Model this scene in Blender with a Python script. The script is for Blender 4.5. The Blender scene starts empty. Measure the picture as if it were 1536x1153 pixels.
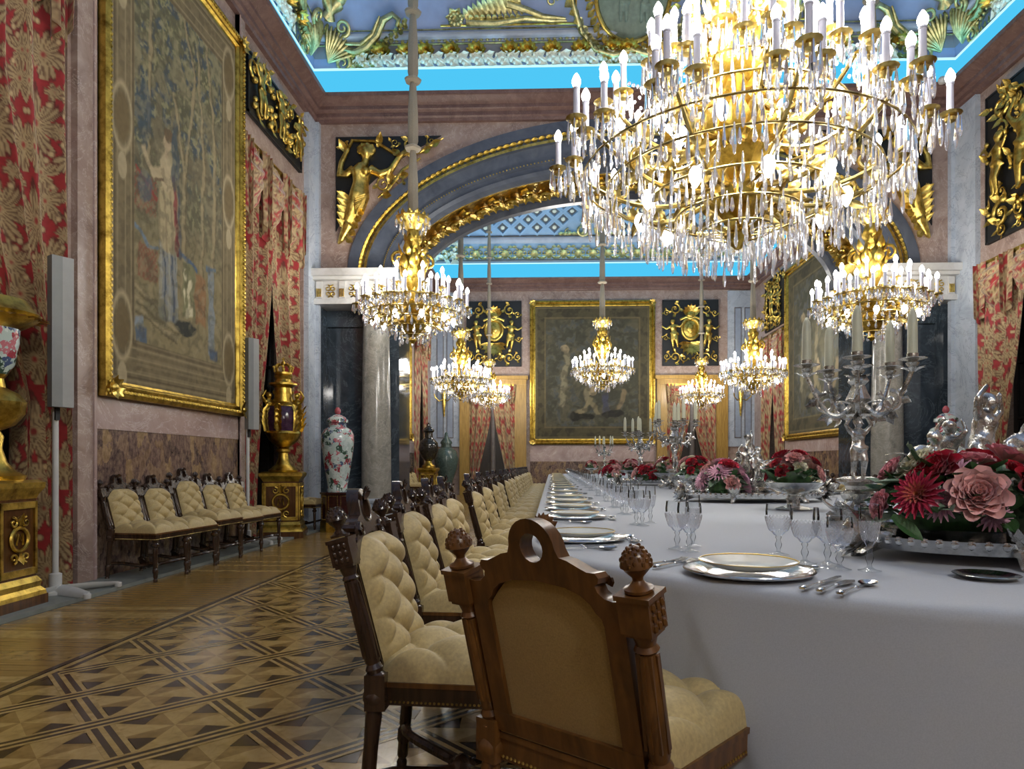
import bpy, math, random
import numpy as np
from mathutils import Vector, Matrix
PI = math.pi
random.seed(11); RNG = np.random.default_rng(5)
SC = bpy.context.scene; COL = SC.collection
R_ = math.radians

# ------------------------------------------------------------------ camera
cam = bpy.data.cameras.new('camera'); camo = bpy.data.objects.new('camera', cam); COL.objects.link(camo)
camo.location = (0, 0, 1.08); camo.rotation_euler = (PI/2, 0, R_(1.7))
cam.sensor_fit = 'HORIZONTAL'; cam.sensor_width = 36; cam.lens = 36*1000/1536
cam.shift_x = -30.3/1536; cam.shift_y = 118.5/1536; cam.clip_end = 200; cam.clip_start = .02
SC.camera = camo
# ------------------------------------------------------------------ world, exposure
w = bpy.data.worlds.new('world'); SC.world = w; w.use_nodes = True
w.node_tree.nodes['Background'].inputs[0].default_value = (.8, .9, 1, 1)
w.node_tree.nodes['Background'].inputs[1].default_value = .15
SC.view_settings.view_transform = 'Standard'; SC.view_settings.look = 'None'
SC.view_settings.gamma = 1; SC.view_settings.use_curve_mapping = False
SC.view_settings.exposure = 0.45
LAMP = 1.0            # overall lamp level
LE = .62

# ------------------------------------------------------------------ materials
def lin(c):
    return tuple(((x/255)/12.92 if x/255 <= .04045 else ((x/255+.055)/1.055)**2.4) for x in c) + (1,)
class NT:
    def __init__(s, name):
        s.m = bpy.data.materials.new(name); s.m.use_nodes = True; s.t = s.m.node_tree
        s.b = s.t.nodes['Principled BSDF']; s.out = s.t.nodes['Material Output']
    def n(s, typ, **k):
        n = s.t.nodes.new(typ)
        for a, v in k.items():
            if a.startswith('_'): n.inputs[a[1:].replace('_', ' ')].default_value = v
            else: setattr(n, a, v)
        return n
    def l(s, a, b): s.t.links.new(a, b)
    def co(s, scale=(1, 1, 1)):
        t = s.n('ShaderNodeTexCoord'); m = s.n('ShaderNodeMapping'); m.inputs['Scale'].default_value = scale
        s.l(t.outputs['Object'], m.inputs[0]); return m.outputs[0]
    def noise(s, vec, scale, detail=4, rough=.6, dist=0):
        n = s.n('ShaderNodeTexNoise', _Scale=scale, _Detail=detail, _Roughness=rough, _Distortion=dist); s.l(vec, n.inputs['Vector']); return n
    def ramp(s, fac, stops, interp='LINEAR'):
        r = s.n('ShaderNodeValToRGB'); r.color_ramp.interpolation = interp; e = r.color_ramp.elements
        while len(e) < len(stops): e.new(.5)
        for q, (p, c) in zip(e, stops): q.position = p; q.color = c if len(c) == 4 else lin(c)
        s.l(fac, r.inputs[0]); return r.outputs[0]
    def bump(s, h, strength=.2, dist=.01):
        b = s.n('ShaderNodeBump', _Strength=strength, _Distance=dist); s.l(h, b.inputs['Height']); s.l(b.outputs[0], s.b.inputs['Normal'])
    def set(s, base=None, rough=.5, metal=0, spec=.5):
        if base is not None: s.b.inputs['Base Color'].default_value = lin(base)
        s.b.inputs['Roughness'].default_value = rough; s.b.inputs['Metallic'].default_value = metal
        s.b.inputs['Specular IOR Level'].default_value = spec; return s
M = {}
def plain(k, base, rough=.5, metal=0, var=.12, vs=8, bump=0, spec=.5):
    s = NT(k).set(base, rough, metal, spec); c = s.co(); n = s.noise(c, vs)
    b = np.array(base, float)
    s.l(s.ramp(n.outputs[0], [(.3, tuple(np.clip(b*(1-var), 0, 255))), (.7, tuple(np.clip(b*(1+var), 0, 255)))]), s.b.inputs['Base Color'])
    if bump: s.bump(n.outputs[0], bump)
    M[k] = s.m; return s
def marble(k, cols, scale=2, rough=.22, dist=1.2, vein=None, det=8):
    s = NT(k).set(None, rough); c = s.co(); n = s.noise(c, scale, det, .68, dist)
    o = s.ramp(n.outputs[0], [(.28+.44*i/(len(cols)-1), x) for i, x in enumerate(cols)])
    if vein:
        n2 = s.noise(c, scale*.6, 6, .7, 2.5)
        r = s.ramp(n2.outputs[0], [(.485, (0, 0, 0, 1)), (.5, (.7, .7, .7, 1)), (.515, (0, 0, 0, 1))])
        mx = s.n('ShaderNodeMixRGB'); s.l(r, mx.inputs[0]); s.l(o, mx.inputs[1]); mx.inputs[2].default_value = lin(vein); o = mx.outputs[0]
    s.l(o, s.b.inputs['Base Color']); M[k] = s.m
marble('pink_marble', [(112, 93, 85), (143, 121, 111), (158, 138, 127), (172, 154, 143)], 3.2, .3, 1.0, (196, 182, 172))
marble('pale_pink', [(150, 126, 122), (168, 146, 140), (186, 167, 160)], 1.6, .16, 1.4, (205, 190, 184))
marble('brown_marble', [(84, 60, 55), (104, 78, 72), (122, 96, 88)], 3, .45, 1.2, (134, 110, 100))
marble('grey_marble', [(150, 158, 168), (172, 180, 190), (188, 194, 202)], 1.5, .22, 1.6, (130, 136, 146))
marble('white_marble', [(170, 168, 164), (192, 191, 188), (206, 206, 204)], 2, .25, 1.2)
marble('dark_marble', [(38, 46, 52), (54, 62, 70), (70, 79, 88)], 1.4, .07, 1.5, (92, 102, 110))
marble('blue_grey', [(62, 68, 80), (80, 86, 98), (96, 102, 112)], 2.4, .3, 1.2)
marble('granite', [(104, 104, 98), (134, 132, 124), (150, 147, 138), (164, 160, 152)], 3.5, .15, 1.0, (186, 180, 170))
# breccia
s = NT('breccia').set(None, .18); c = s.co((1, 1, .62)); nz = s.noise(c, 3, 5, .6)
mx = s.n('ShaderNodeMixRGB', _Fac=.3); s.l(c, mx.inputs[1]); s.l(nz.outputs['Color'], mx.inputs[2])
v = s.n('ShaderNodeTexVoronoi', _Scale=11.0); s.l(mx.outputs[0], v.inputs['Vector'])
sp = s.n('ShaderNodeSeparateColor'); s.l(v.outputs['Color'], sp.inputs[0])
a = s.ramp(sp.outputs[0], [(0, (58, 42, 40)), (.3, (104, 80, 74)), (.6, (128, 102, 88)), (.85, (150, 120, 84)), (1, (172, 142, 96))])
n2 = s.noise(c, 26, 6, .7); b2 = s.ramp(n2.outputs[0], [(.38, (44, 34, 34)), (.5, (112, 92, 82)), (.66, (160, 138, 112))])
m2 = s.n('ShaderNodeMixRGB', _Fac=.5); s.l(a, m2.inputs[1]); s.l(b2, m2.inputs[2]); s.l(m2.outputs[0], s.b.inputs['Base Color']); M['breccia'] = s.m
# gilding
def gold(k, base, rough, dark, bump=.0, bs=40):
    s = NT(k).set(None, rough, 1); c = s.co(); n = s.noise(c, 9, 5, .65)
    s.l(s.ramp(n.outputs[0], [(.3, dark), (.55, base), (.8, tuple(min(255, x*1.12) for x in base))]), s.b.inputs['Base Color'])
    if bump: n2 = s.noise(c, bs, 3); s.bump(n2.outputs[0], bump, .008)
    M[k] = s.m
gold('gold', (226, 196, 104), .34, (140, 112, 44), .25)
gold('gilt_bronze', (212, 180, 84), .32, (118, 92, 34), .3, 60)
gold('pale_gold', (214, 206, 150), .42, (140, 126, 74), .4, 30)
gold('brass', (206, 184, 114), .28, (112, 90, 46))
gold('frame_gold', (198, 168, 78), .38, (116, 92, 34), .3, 80)
gold('silver', (226, 226, 224), .14, (120, 120, 118), .12, 60)
gold('silver_rough', (214, 212, 206), .24, (70, 68, 64), .5, 70)
# wood
def wood(k, c1, c2, c3, rough=.28, sc=(30, 30, 2.5), bmp=.05):
    s = NT(k).set(None, rough); c = s.co(sc); n = s.noise(c, 1, 6, .6, .6)
    s.l(s.ramp(n.outputs[0], [(.25, c1), (.5, c2), (.78, c3)]), s.b.inputs['Base Color']); s.bump(n.outputs[0], bmp); M[k] = s.m
wood('walnut', (58, 36, 16), (94, 60, 26), (126, 84, 40))
wood('dark_walnut', (30, 21, 15), (52, 36, 25), (74, 52, 36), .2)
wood('oak_floor', (104, 80, 42), (138, 108, 58), (160, 128, 74), .25, (2.5, 40, 40), .03)
wood('oak_light', (132, 106, 60), (160, 132, 80), (180, 152, 100), .2, (14, 14, 14), .02)
wood('oak_mid', (106, 82, 44), (136, 108, 60), (156, 126, 76), .2, (14, 14, 14), .02)
wood('walnut_floor', (36, 26, 20), (56, 42, 32), (76, 58, 44), .18, (14, 14, 14), .02)
wood('wood_dark', (24, 20, 18), (40, 33, 28), (56, 46, 38), .3)
wood('pedestal_wood', (58, 34, 16), (84, 52, 24), (106, 68, 32), .2)
wood('maple_frame', (120, 92, 40), (158, 124, 60), (182, 148, 80), .3)
# fabrics
def fabric(k, base, rough=.8, ws=260, bump=.12, var=.07, sheen=.2):
    s = NT(k).set(base, rough, 0, .3); c = s.co(); n = s.noise(c, ws, 2); b = np.array(base, float)
    s.l(s.ramp(n.outputs[0], [(.3, tuple(b*(1-var))), (.7, tuple(np.clip(b*(1+var), 0, 255)))]), s.b.inputs['Base Color'])
    s.bump(n.outputs[0], bump, .002); s.b.inputs['Sheen Weight'].default_value = sheen; M[k] = s.m
fabric('cream_leather', (178, 157, 108), .5, 90, .08, .06, .1)
fabric('back_cloth', (156, 128, 70), .85)
fabric('table_linen', (168, 172, 178), .75, 320, .06, .03)
fabric('sleeve_cloth', (150, 140, 122), .75, 120)
def attr(k, rough=.85, sheen=0, bump=0, bs=200, metal=0):
    s = NT(k).set(None, rough, metal, .25); a = s.n('ShaderNodeVertexColor', layer_name='Col'); s.l(a.outputs[0], s.b.inputs['Base Color'])
    s.b.inputs['Sheen Weight'].default_value = sheen
    if bump: n = s.noise(s.co(), bs, 2); s.bump(n.outputs[0], bump, .003)
    M[k] = s.m
attr('woven', .9, .0, .25, 140); attr('damask', .55, .3, .1); attr('petal', .6, .15)
plain('black_ground', (22, 24, 26), .5)
plain('panel_dark', (34, 34, 34), .4)
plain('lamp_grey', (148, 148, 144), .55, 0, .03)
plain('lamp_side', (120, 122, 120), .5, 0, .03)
plain('white_paint', (190, 190, 186), .4, 0, .03)
plain('platform_grey', (118, 122, 116), .5, 0, .08)
plain('blue_grey_panel', (140, 150, 166), .5, 0, .04)
plain('panel_line', (96, 88, 84), .5)
plain('ceil_blue', (140, 156, 192), .6, 0, .05, 3)
plain('ceil_blue2', (150, 186, 220), .6, 0, .05, 3)
plain('ceil_grey', (120, 122, 128), .6, 0, .06, 4)
plain('ceil_pale', (176, 182, 196), .6, 0, .05, 4)
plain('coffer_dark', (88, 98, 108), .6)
plain('stucco_green', (230, 234, 218), .5, 0, .08, 14, .1)
plain('medallion_green', (108, 120, 104), .55, 0, .12, 10, .15)
plain('porcelain', (214, 214, 206), .15, 0, .02)
plain('candle_wax', (196, 196, 172), .45, 0, .03)
plain('candle_sleeve', (206, 206, 222), .35, 0, .03)
plain('candle_dark', (70, 70, 84), .3, 0, .05)
plain('leaf_green', (52, 86, 44), .5, 0, .3, 30)
plain('leaf_grey', (120, 140, 116), .6, 0, .2, 30)
plain('black_glass', (14, 16, 18), .08)
plain('octagon_red', (52, 22, 20), .25)
plain('vase_green', (70, 84, 78), .12, 0, .2, 20)
plain('vase_dark', (40, 36, 30), .15, 0, .3, 16)
plain('purple_enamel', (58, 34, 54), .12, 0, .3, 20)
# famille-rose porcelain
s = NT('painted_porcelain').set(None, .12); c = s.co(); nz = s.noise(c, 9, 3); mx = s.n('ShaderNodeMixRGB', _Fac=.12); s.l(c, mx.inputs[1]); s.l(nz.outputs['Color'], mx.inputs[2])
v = s.n('ShaderNodeTexVoronoi', _Scale=17.0); s.l(mx.outputs[0], v.inputs['Vector']); sp = s.n('ShaderNodeSeparateColor'); s.l(v.outputs['Color'], sp.inputs[0])
a = s.ramp(sp.outputs[1], [(0, (150, 60, 70)), (.16, (186, 110, 118)), (.3, (180, 196, 190)), (.55, (60, 84, 70)), (.68, (196, 208, 204)), (.82, (74, 88, 120)), (.9, (204, 214, 210))], 'CONSTANT')
n2 = s.noise(c, 34, 3); r2 = s.ramp(n2.outputs[0], [(.54, (0, 0, 0, 1)), (.62, (1, 1, 1, 1))]); m2 = s.n('ShaderNodeMixRGB'); s.l(r2, m2.inputs[0]); s.l(a, m2.inputs[1]); m2.inputs[2].default_value = lin((178, 196, 190)); s.l(m2.outputs[0], s.b.inputs['Base Color']); M['painted_porcelain'] = s.m
def emit(k, col, st):
    s = NT(k); e = s.n('ShaderNodeEmission', _Strength=st); e.inputs[0].default_value = col; s.l(e.outputs[0], s.out.inputs[0]); M[k] = s.m
emit('bulb_glow', (1, .96, .92, 1), 9.0)
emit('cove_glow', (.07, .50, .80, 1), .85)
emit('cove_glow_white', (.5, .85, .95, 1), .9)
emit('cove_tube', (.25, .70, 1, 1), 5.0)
def glass(k, tint, gl, rough, blend, diff=0, body=0):
    s = NT(k); t = s.n('ShaderNodeBsdfTransparent'); t.inputs[0].default_value = tint
    g = s.n('ShaderNodeBsdfGlossy', _Roughness=rough); g.inputs[0].default_value = (gl, gl, gl, 1)
    lw = s.n('ShaderNodeLayerWeight', _Blend=blend); mx = s.n('ShaderNodeMixShader')
    if body:
        ad = s.n('ShaderNodeMath', operation='ADD', use_clamp=True); ad.inputs[1].default_value = body; s.l(lw.outputs['Fresnel'], ad.inputs[0]); s.l(ad.outputs[0], mx.inputs[0])
    else: s.l(lw.outputs['Fresnel'], mx.inputs[0])
    s.l(t.outputs[0], mx.inputs[1]); s.l(g.outputs[0], mx.inputs[2]); o = mx.outputs[0]
    if diff:
        d = s.n('ShaderNodeBsdfTranslucent'); d.inputs[0].default_value = (.9, .92, 1, 1); d2 = s.n('ShaderNodeBsdfDiffuse'); d2.inputs[0].default_value = (.9, .92, 1, 1)
        m3 = s.n('ShaderNodeMixShader', _Fac=.5); s.l(d.outputs[0], m3.inputs[1]); s.l(d2.outputs[0], m3.inputs[2])
        m2 = s.n('ShaderNodeMixShader', _Fac=diff); s.l(o, m2.inputs[1]); s.l(m3.outputs[0], m2.inputs[2]); o = m2.outputs[0]
    s.l(o, s.out.inputs[0]); M[k] = s.m
glass('clear_glass', (.93, .94, .945, 1), .95, .04, .16, 0, .03)
glass('cut_glass', (.86, .87, .88, 1), .95, .1, .25, .14, .06)
glass('crystal', (.9, .93, 1, 1), 1, .08, .4, .15, .22)

# ------------------------------------------------------------------ mesh builder
class MB:
    def __init__(s): s.v = []; s.f = []; s.k = []; s.mi = 0
    def add(s, vs, fs):
        o = len(s.v); s.v.extend([tuple(p) for p in vs]); s.f.extend([tuple(i+o for i in f) for f in fs]); s.k.extend([s.mi]*len(fs)); return s
    def box(s, x0, y0, z0, x1, y1, z1):
        return s.add([(x0,y0,z0),(x1,y0,z0),(x1,y1,z0),(x0,y1,z0),(x0,y0,z1),(x1,y0,z1),(x1,y1,z1),(x0,y1,z1)],
                     [(3,2,1,0),(4,5,6,7),(0,1,5,4),(1,2,6,5),(2,3,7,6),(3,0,4,7)])
    def cbox(s, c, d): return s.box(c[0]-d[0]/2, c[1]-d[1]/2, c[2]-d[2]/2, c[0]+d[0]/2, c[1]+d[1]/2, c[2]+d[2]/2)
    def lathe(s, prof, n=20, c=(0,0,0), sx=1, sy=1, cap=True, lobes=0, la=0):
        vs = []; fs = []
        for r, z in prof:
            for i in range(n):
                a = 2*PI*i/n; q = r*(1+la*math.cos(lobes*a)) if lobes else r
                vs.append((c[0]+q*sx*math.cos(a), c[1]+q*sy*math.sin(a), c[2]+z))
        m = len(prof)
        for j in range(m-1):
            for i in range(n):
                fs.append((j*n+i, j*n+(i+1)%n, (j+1)*n+(i+1)%n, (j+1)*n+i))
        if cap:
            if prof[0][0] > 1e-4: fs.append(tuple(range(n-1, -1, -1)))
            if prof[-1][0] > 1e-4: fs.append(tuple(range((m-1)*n, m*n)))
        return s.add(vs, fs)
    def tube(s, pts, rad, n=8, flat=1.0):
        pts = [Vector(p) for p in pts]; m = len(pts)
        if not hasattr(rad, '__len__'): rad = [rad]*m
        vs = []; fs = []; prev = None
        for i, p in enumerate(pts):
            t = (pts[min(i+1, m-1)]-pts[max(i-1, 0)])
            if t.length < 1e-9: t = Vector((0, 0, 1))
            t.normalize()
            if prev is None:
                u = t.orthogonal().normalized()
            else:
                u = prev-t*prev.dot(t)
                u = t.orthogonal().normalized() if u.length < 1e-6 else u.normalized()
            prev = u; w2 = t.cross(u)
            for k in range(n):
                a = 2*PI*k/n; vs.append(p+u*(rad[i]*math.cos(a))+w2*(rad[i]*flat*math.sin(a)))
        for j in range(m-1):
            for k in range(n): fs.append((j*n+k, j*n+(k+1)%n, (j+1)*n+(k+1)%n, (j+1)*n+k))
        fs.append(tuple(range(n-1, -1, -1))); fs.append(tuple(range((m-1)*n, m*n)))
        return s.add(vs, fs)
    def ell(s, c, r, nu=12, nv=8):
        if not hasattr(r, '__len__'): r = (r, r, r)
        vs = [(c[0], c[1], c[2]-r[2])]; fs = []
        for j in range(1, nv):
            b = -PI/2+PI*j/nv
            for i in range(nu):
                a = 2*PI*i/nu; vs.append((c[0]+r[0]*math.cos(b)*math.cos(a), c[1]+r[1]*math.cos(b)*math.sin(a), c[2]+r[2]*math.sin(b)))
        vs.append((c[0], c[1], c[2]+r[2])); e = len(vs)-1
        for i in range(nu): fs.append((0, 1+(i+1) % nu, 1+i)); fs.append((e, e-nu+i, e-nu+(i+1) % nu))
        for j in range(nv-2):
            for i in range(nu): fs.append((1+j*nu+i, 1+j*nu+(i+1) % nu, 1+(j+1)*nu+(i+1) % nu, 1+(j+1)*nu+i))
        return s.add(vs, fs)
    def prism(s, poly, d0, d1, ax='z'):
        n = len(poly)
        def P(a, b, d): return (a, b, d) if ax == 'z' else ((a, d, b) if ax == 'y' else (d, a, b))
        vs = [P(a, b, d0) for a, b in poly]+[P(a, b, d1) for a, b in poly]
        fs = [tuple(range(n-1, -1, -1)), tuple(range(n, 2*n))]+[(i, (i+1) % n, n+(i+1) % n, n+i) for i in range(n)]
        if ax == 'y': fs = [f[::-1] for f in fs]
        return s.add(vs, fs)
    def grid(s, fn, nu, nv, flip=False):
        vs = [fn(i/nu, j/nv) for j in range(nv+1) for i in range(nu+1)]
        fs = []
        for j in range(nv):
            for i in range(nu):
                q = (j*(nu+1)+i, j*(nu+1)+i+1, (j+1)*(nu+1)+i+1, (j+1)*(nu+1)+i); fs.append(q[::-1] if flip else q)
        return s.add(vs, fs)
    def ring(s, c, r, tr, n=24, k=6, ax='z', sy=1):
        pts = []
        vs = []; fs = []
        for i in range(n):
            a = 2*PI*i/n
            for j in range(k):
                b = 2*PI*j/k; q = r+tr*math.cos(b); z = tr*math.sin(b)
                p = (q*math.cos(a), q*sy*math.sin(a), z)
                if ax == 'y': p = (p[0], p[2], p[1])
                if ax == 'x': p = (p[2], p[0], p[1])
                vs.append((c[0]+p[0], c[1]+p[1], c[2]+p[2]))
        for i in range(n):
            for j in range(k): fs.append((i*k+j, ((i+1) % n)*k+j, ((i+1) % n)*k+(j+1) % k, i*k+(j+1) % k))
        return s.add(vs, fs)
    def scroll(s, c, r, turns=1.25, a0=0, sgn=1, w=.03, h=.5, ax='z', n=7, steps=18):
        """a volute in a plane: spiral tube that thins to its eye"""
        pts = []; rr = []
        for i in range(steps+1):
            t = i/steps; a = a0+sgn*t*turns*2*PI; q = r*(1-.82*t)
            p = (q*math.cos(a), q*math.sin(a), w*h*(1+.6*t))
            pts.append((c[0]+p[0], c[1]+p[1], c[2]+p[2])); rr.append(w*(1-.45*t))
        return s.tube(pts, rr, n)
    def leaf(s, p, d, L, W, nrm=(0, 0, 1), curl=.25, n=6, lobes=3, cup=.15):
        """acanthus-like leaf from p along d"""
        d = Vector(d).normalized(); nn = Vector(nrm); nn = (nn-d*nn.dot(d)).normalized(); sd = nn.cross(d); p = Vector(p); vs = []; fs = []
        for i in range(n+1):
            t = i/n; wv = W*math.sin(PI*min(1, t*.93+.07))**.7*(1+(.22*math.cos(2*PI*lobes*t) if lobes else 0))*.5
            if i == n: wv = W*.02
            q = p+d*(L*(t-.25*curl*t*t))+nn*(curl*L*t*t)
            for k in (-1, -.5, 0, .5, 1): vs.append(q+sd*(wv*k)+nn*(W*cup*(abs(k)*.9-(.35 if k == 0 else 0))*(1-t*.6)))
        for i in range(n):
            for k in range(4): fs.append((i*5+k, i*5+k+1, (i+1)*5+k+1, (i+1)*5+k))
        return s.add(vs, fs)
    def merge(s, o, mat=None):
        if mat is None: vs = o.v
        else:
            a = np.array(o.v, float).reshape(-1, 3); m = np.array(mat); vs = (a @ m[:3, :3].T+m[:3, 3]).tolist()
        b = len(s.v); s.v.extend([tuple(x) for x in vs]); fl = mat is not None and mat.determinant() < 0
        s.f.extend([tuple(i+b for i in (f[::-1] if fl else f)) for f in o.f]); s.k.extend(o.k); return s
    def warp(s, fn, a=0):
        s.v = s.v[:a]+[tuple(fn(*p)) for p in s.v[a:]]; return s
    def mesh(s, name, mats, smooth=True, ang=40):
        me = bpy.data.meshes.new(name); me.from_pydata(s.v, [], s.f)
        for m in (mats if isinstance(mats, (list, tuple)) else [mats]): me.materials.append(M[m])
        if isinstance(mats, (list, tuple)) and len(mats) > 1: me.polygons.foreach_set('material_index', s.k)
        if smooth:
            me.polygons.foreach_set('use_smooth', [True]*len(me.polygons)); me.set_sharp_from_angle(angle=R_(ang))
        me.update(); return me
def T(x=0, y=0, z=0, rz=0, sc=1, rx=0, ry=0):
    S = Matrix.Diagonal((sc, sc, sc, 1)) if not hasattr(sc, '__len__') else Matrix.Diagonal((*sc, 1))
    return Matrix.Translation((x, y, z)) @ Matrix.Rotation(rz, 4, 'Z') @ Matrix.Rotation(ry, 4, 'Y') @ Matrix.Rotation(rx, 4, 'X') @ S
def link(name, me, parent=None):
    o = bpy.data.objects.new(name, me); COL.objects.link(o)
    if parent is not None: o.parent = parent
    return o
def obj(name, mb, mats, parent=None, smooth=True, ang=40): return link(name, mb.mesh(name, mats, smooth, ang), parent)
def tag(o, label, cat, group=None):
    o['label'] = label; o['category'] = cat
    if group: o['group'] = group
    return o
def thing(name, label, cat, loc=(0, 0, 0), rz=0, group=None, sc=1):
    o = bpy.data.objects.new(name, None); COL.objects.link(o); o.location = loc; o.rotation_euler = (0, 0, rz)
    o.scale = (sc, sc, sc) if not hasattr(sc, '__len__') else sc
    o.empty_display_size = .1; return tag(o, label, cat, group)
def struct(name, mb, mats, smooth=False, parent=None):
    o = obj(name, mb, mats, parent, smooth)
    if parent is None: o['kind'] = 'structure'
    return o
KIDS = {}
def kids(o):
    if o.name not in KIDS: KIDS[o.name] = [c for c in bpy.data.objects if c.parent == o]
    return KIDS[o.name]
def dup(o, loc=None, rz=None, label=None, group=None, sc=None, parent=None):
    c = o.copy(); COL.objects.link(c)
    if parent is not None: c.parent = parent
    if loc is not None: c.location = loc
    if rz is not None: c.rotation_euler = (0, 0, rz)
    if sc is not None: c.scale = (sc, sc, sc) if not hasattr(sc, '__len__') else sc
    if label: c['label'] = label
    if group: c['group'] = group
    for k in kids(o): dup(k, parent=c)
    return c
def remesh(mb, vox, mats, name='sculpt', smooth_it=3):
    """fuse overlapping limbs into one continuous sculpted surface"""
    me = mb.mesh(name, mats); o = bpy.data.objects.new('tmp', me); COL.objects.link(o)
    r = o.modifiers.new('r', 'REMESH'); r.mode = 'VOXEL'; r.voxel_size = vox
    if smooth_it: q = o.modifiers.new('s', 'SMOOTH'); q.factor = .5; q.iterations = smooth_it
    dg = bpy.context.evaluated_depsgraph_get(); out = bpy.data.meshes.new_from_object(o.evaluated_get(dg)); out.name = name
    bpy.data.objects.remove(o); out.polygons.foreach_set('use_smooth', [True]*len(out.polygons))
    out.materials.clear()
    for m in (mats if isinstance(mats, (list, tuple)) else [mats]): out.materials.append(M[m])
    return out
def me_to_mb(me):
    b = MB(); b.add([tuple(v.co) for v in me.vertices], [tuple(p.vertices) for p in me.polygons]); return b
def colours(me, cols):
    a = me.color_attributes.new('Col', 'FLOAT_COLOR', 'POINT'); c = np.ones((len(me.vertices), 4), np.float32); c[:, :3] = cols
    a.data.foreach_set('color', c.ravel())
def L3(c): return np.array(lin(c)[:3])
def vnoise(x, y, seed=0):
    """value noise on arrays"""
    xi = np.floor(x).astype(int); yi = np.floor(y).astype(int); fx = x-xi; fy = y-yi; fx = fx*fx*(3-2*fx); fy = fy*fy*(3-2*fy)
    def h(a, b): n = np.sin(a*127.1+b*311.7+seed*74.7)*43758.5453; return n-np.floor(n)
    return (h(xi, yi)*(1-fx)+h(xi+1, yi)*fx)*(1-fy)+(h(xi, yi+1)*(1-fx)+h(xi+1, yi+1)*fx)*fy
def fbm(x, y, seed=0, o=4): return sum(vnoise(x*2**i, y*2**i, seed+i)*.5**(i+1) for i in range(o))/(1-.5**o)
# ================================================================== the setting
XL, XR, XC = -4.2, 6.9, 1.35
YN, YA, YB, YF = -7.0, 11.6, 12.9, 23.0
ZC0, ZC1, ZW = 7.03, 7.41, 8.05
BAY = .6
def wall_boxes(mb, x0, x1, y0, y1, z0, z1): mb.box(min(x0, x1), y0, z0, max(x0, x1), y1, z1)
# ---- floor slab and parquet
fl = struct('floor', MB().box(XL-1, YN-.5, -.08, XR+1, YF+.4, 0), 'walnut_floor')
pm = {}
def floor_piece(name, poly, mat, zt, me_cache=None):
    return struct(name, MB().prism(poly, 0, zt), mat, parent=fl)
# plank border beside the walls: boards run across the border strip
bd = MB().box(-.52, -.0437, 0, .52, .0437, .0022); bme = [bd.mesh('plank', m, False) for m in ('oak_floor', 'oak_mid', 'oak_light')]
y = 2.35; i = 0
while y < 11.5:
    o = link('plank', bme[random.choice((0, 0, 1, 1, 0, 2))], fl); o.location = (-3.155, y, 0); y += .0905; i += 1
stf = MB(); y = -6.8
while y < 22.8:
    if not (2.3 < y < 11.5): stf.merge(bd, T(-3.155, y, 0))
    stf.merge(bd, T(-3.155+8.7, y, 0)); y += .0905
o = struct('border_planks', stf, 'oak_floor', parent=fl); o['kind'] = 'stuff'
# the grey service platform along the left wall
tag(obj('floor_platform', MB().box(XL-.5, 3.9, 0, -3.7, 11.3, .03), 'platform_grey', None, False), 'thin grey platform lying along the foot of the left wall', 'platform')
# dark and light lines round the field
for k, (x, wd, m) in enumerate([(-2.63, .035, 'walnut_floor'), (-2.585, .03, 'oak_light'), (-2.55, .03, 'walnut_floor')]):
    struct('inlay_strip', MB().box(x-wd/2, YN, 0, x+wd/2, YF, .0024), m, parent=fl)
# diagonal lattice: cell (i,j) in a frame turned by 45 degrees
PCH = .462; CE = .185; ox, oy = -2.535, 3.36
def lat(a, b): return (ox+(a+b)*.70711, oy+(b-a)*.70711)          # a runs down-right, b up-right
strip_l = MB().box(0, -.009, 0, 1, .009, .003)
def clipline(p, q):
    # clip to field rectangle
    x0, x1, y0, y1 = -2.535, 5.25, -2.5, 22.0; t0, t1 = 0, 1; dx, dy = q[0]-p[0], q[1]-p[1]
    for d, lo, hi, s0 in ((dx, x0, x1, p[0]), (dy, y0, y1, p[1])):
        if abs(d) < 1e-9: continue
        a, b = (lo-s0)/d, (hi-s0)/d
        if a > b: a, b = b, a
        t0 = max(t0, a); t1 = min(t1, b)
    if t1 <= t0: return None
    return (p[0]+dx*t0, p[1]+dy*t0), (p[0]+dx*t1, p[1]+dy*t1)
HW = .052
for dirn in (0, 1):
    for k in range(-60, 60):
        if dirn == 0: c = lambda t: lat(t, k*PCH)
        else: c = lambda t: lat(k*PCH, t)
        r = clipline(c(-40), c(40))
        if not r: continue
        (xa, ya), (xb, yb) = r; L = math.hypot(xb-xa, yb-ya)
        if L < .15: continue
        an = math.atan2(yb-ya, xb-xa); mb = MB()
        top = .0032 if dirn else .0026
        mb.mi = 0; mb.box(0, -HW, 0, L, HW, top)
        mb.mi = 1
        for off, hw in ((-HW+.009, .009), (HW-.009, .009), (0, .010)): mb.box(0, off-hw, 0, L, off+hw, top+.0004)
        o = struct('inlay_band', mb, ['walnut_floor', 'oak_light'], parent=fl); o.location = (xa, ya, 0); o.rotation_euler = (0, 0, an)
cells = []
for i in range(-60, 60):
    for j in range(-60, 60):
        x, y = lat((i+.5)*PCH, (j+.5)*PCH)
        if -2.75 < x < 5.4 and -2.4 < y < 21.9: cells.append((math.hypot(x+1.6, (y-3)*.7), x, y))
cells.sort()
hs = PCH/2-HW
pieces = []
for q in range(4):
    R = Matrix.Rotation(q*PI/2, 2)
    def rot(p): v2 = R @ Vector(p); return (v2.x*hs, v2.y*hs)
    pieces += [([rot(p) for p in [(.08, -.98), (.95, -.98), (.52, -.50)]], 'walnut_floor'),
               ([rot(p) for p in [(0, 0), (0, -1), (.14, -1), (.5, -.5)]], 'oak_mid'),
               ([rot(p) for p in [(0, 0), (.5, -.5), (.9, -1), (1, -1), (1, 0)]], 'oak_light')]
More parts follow.
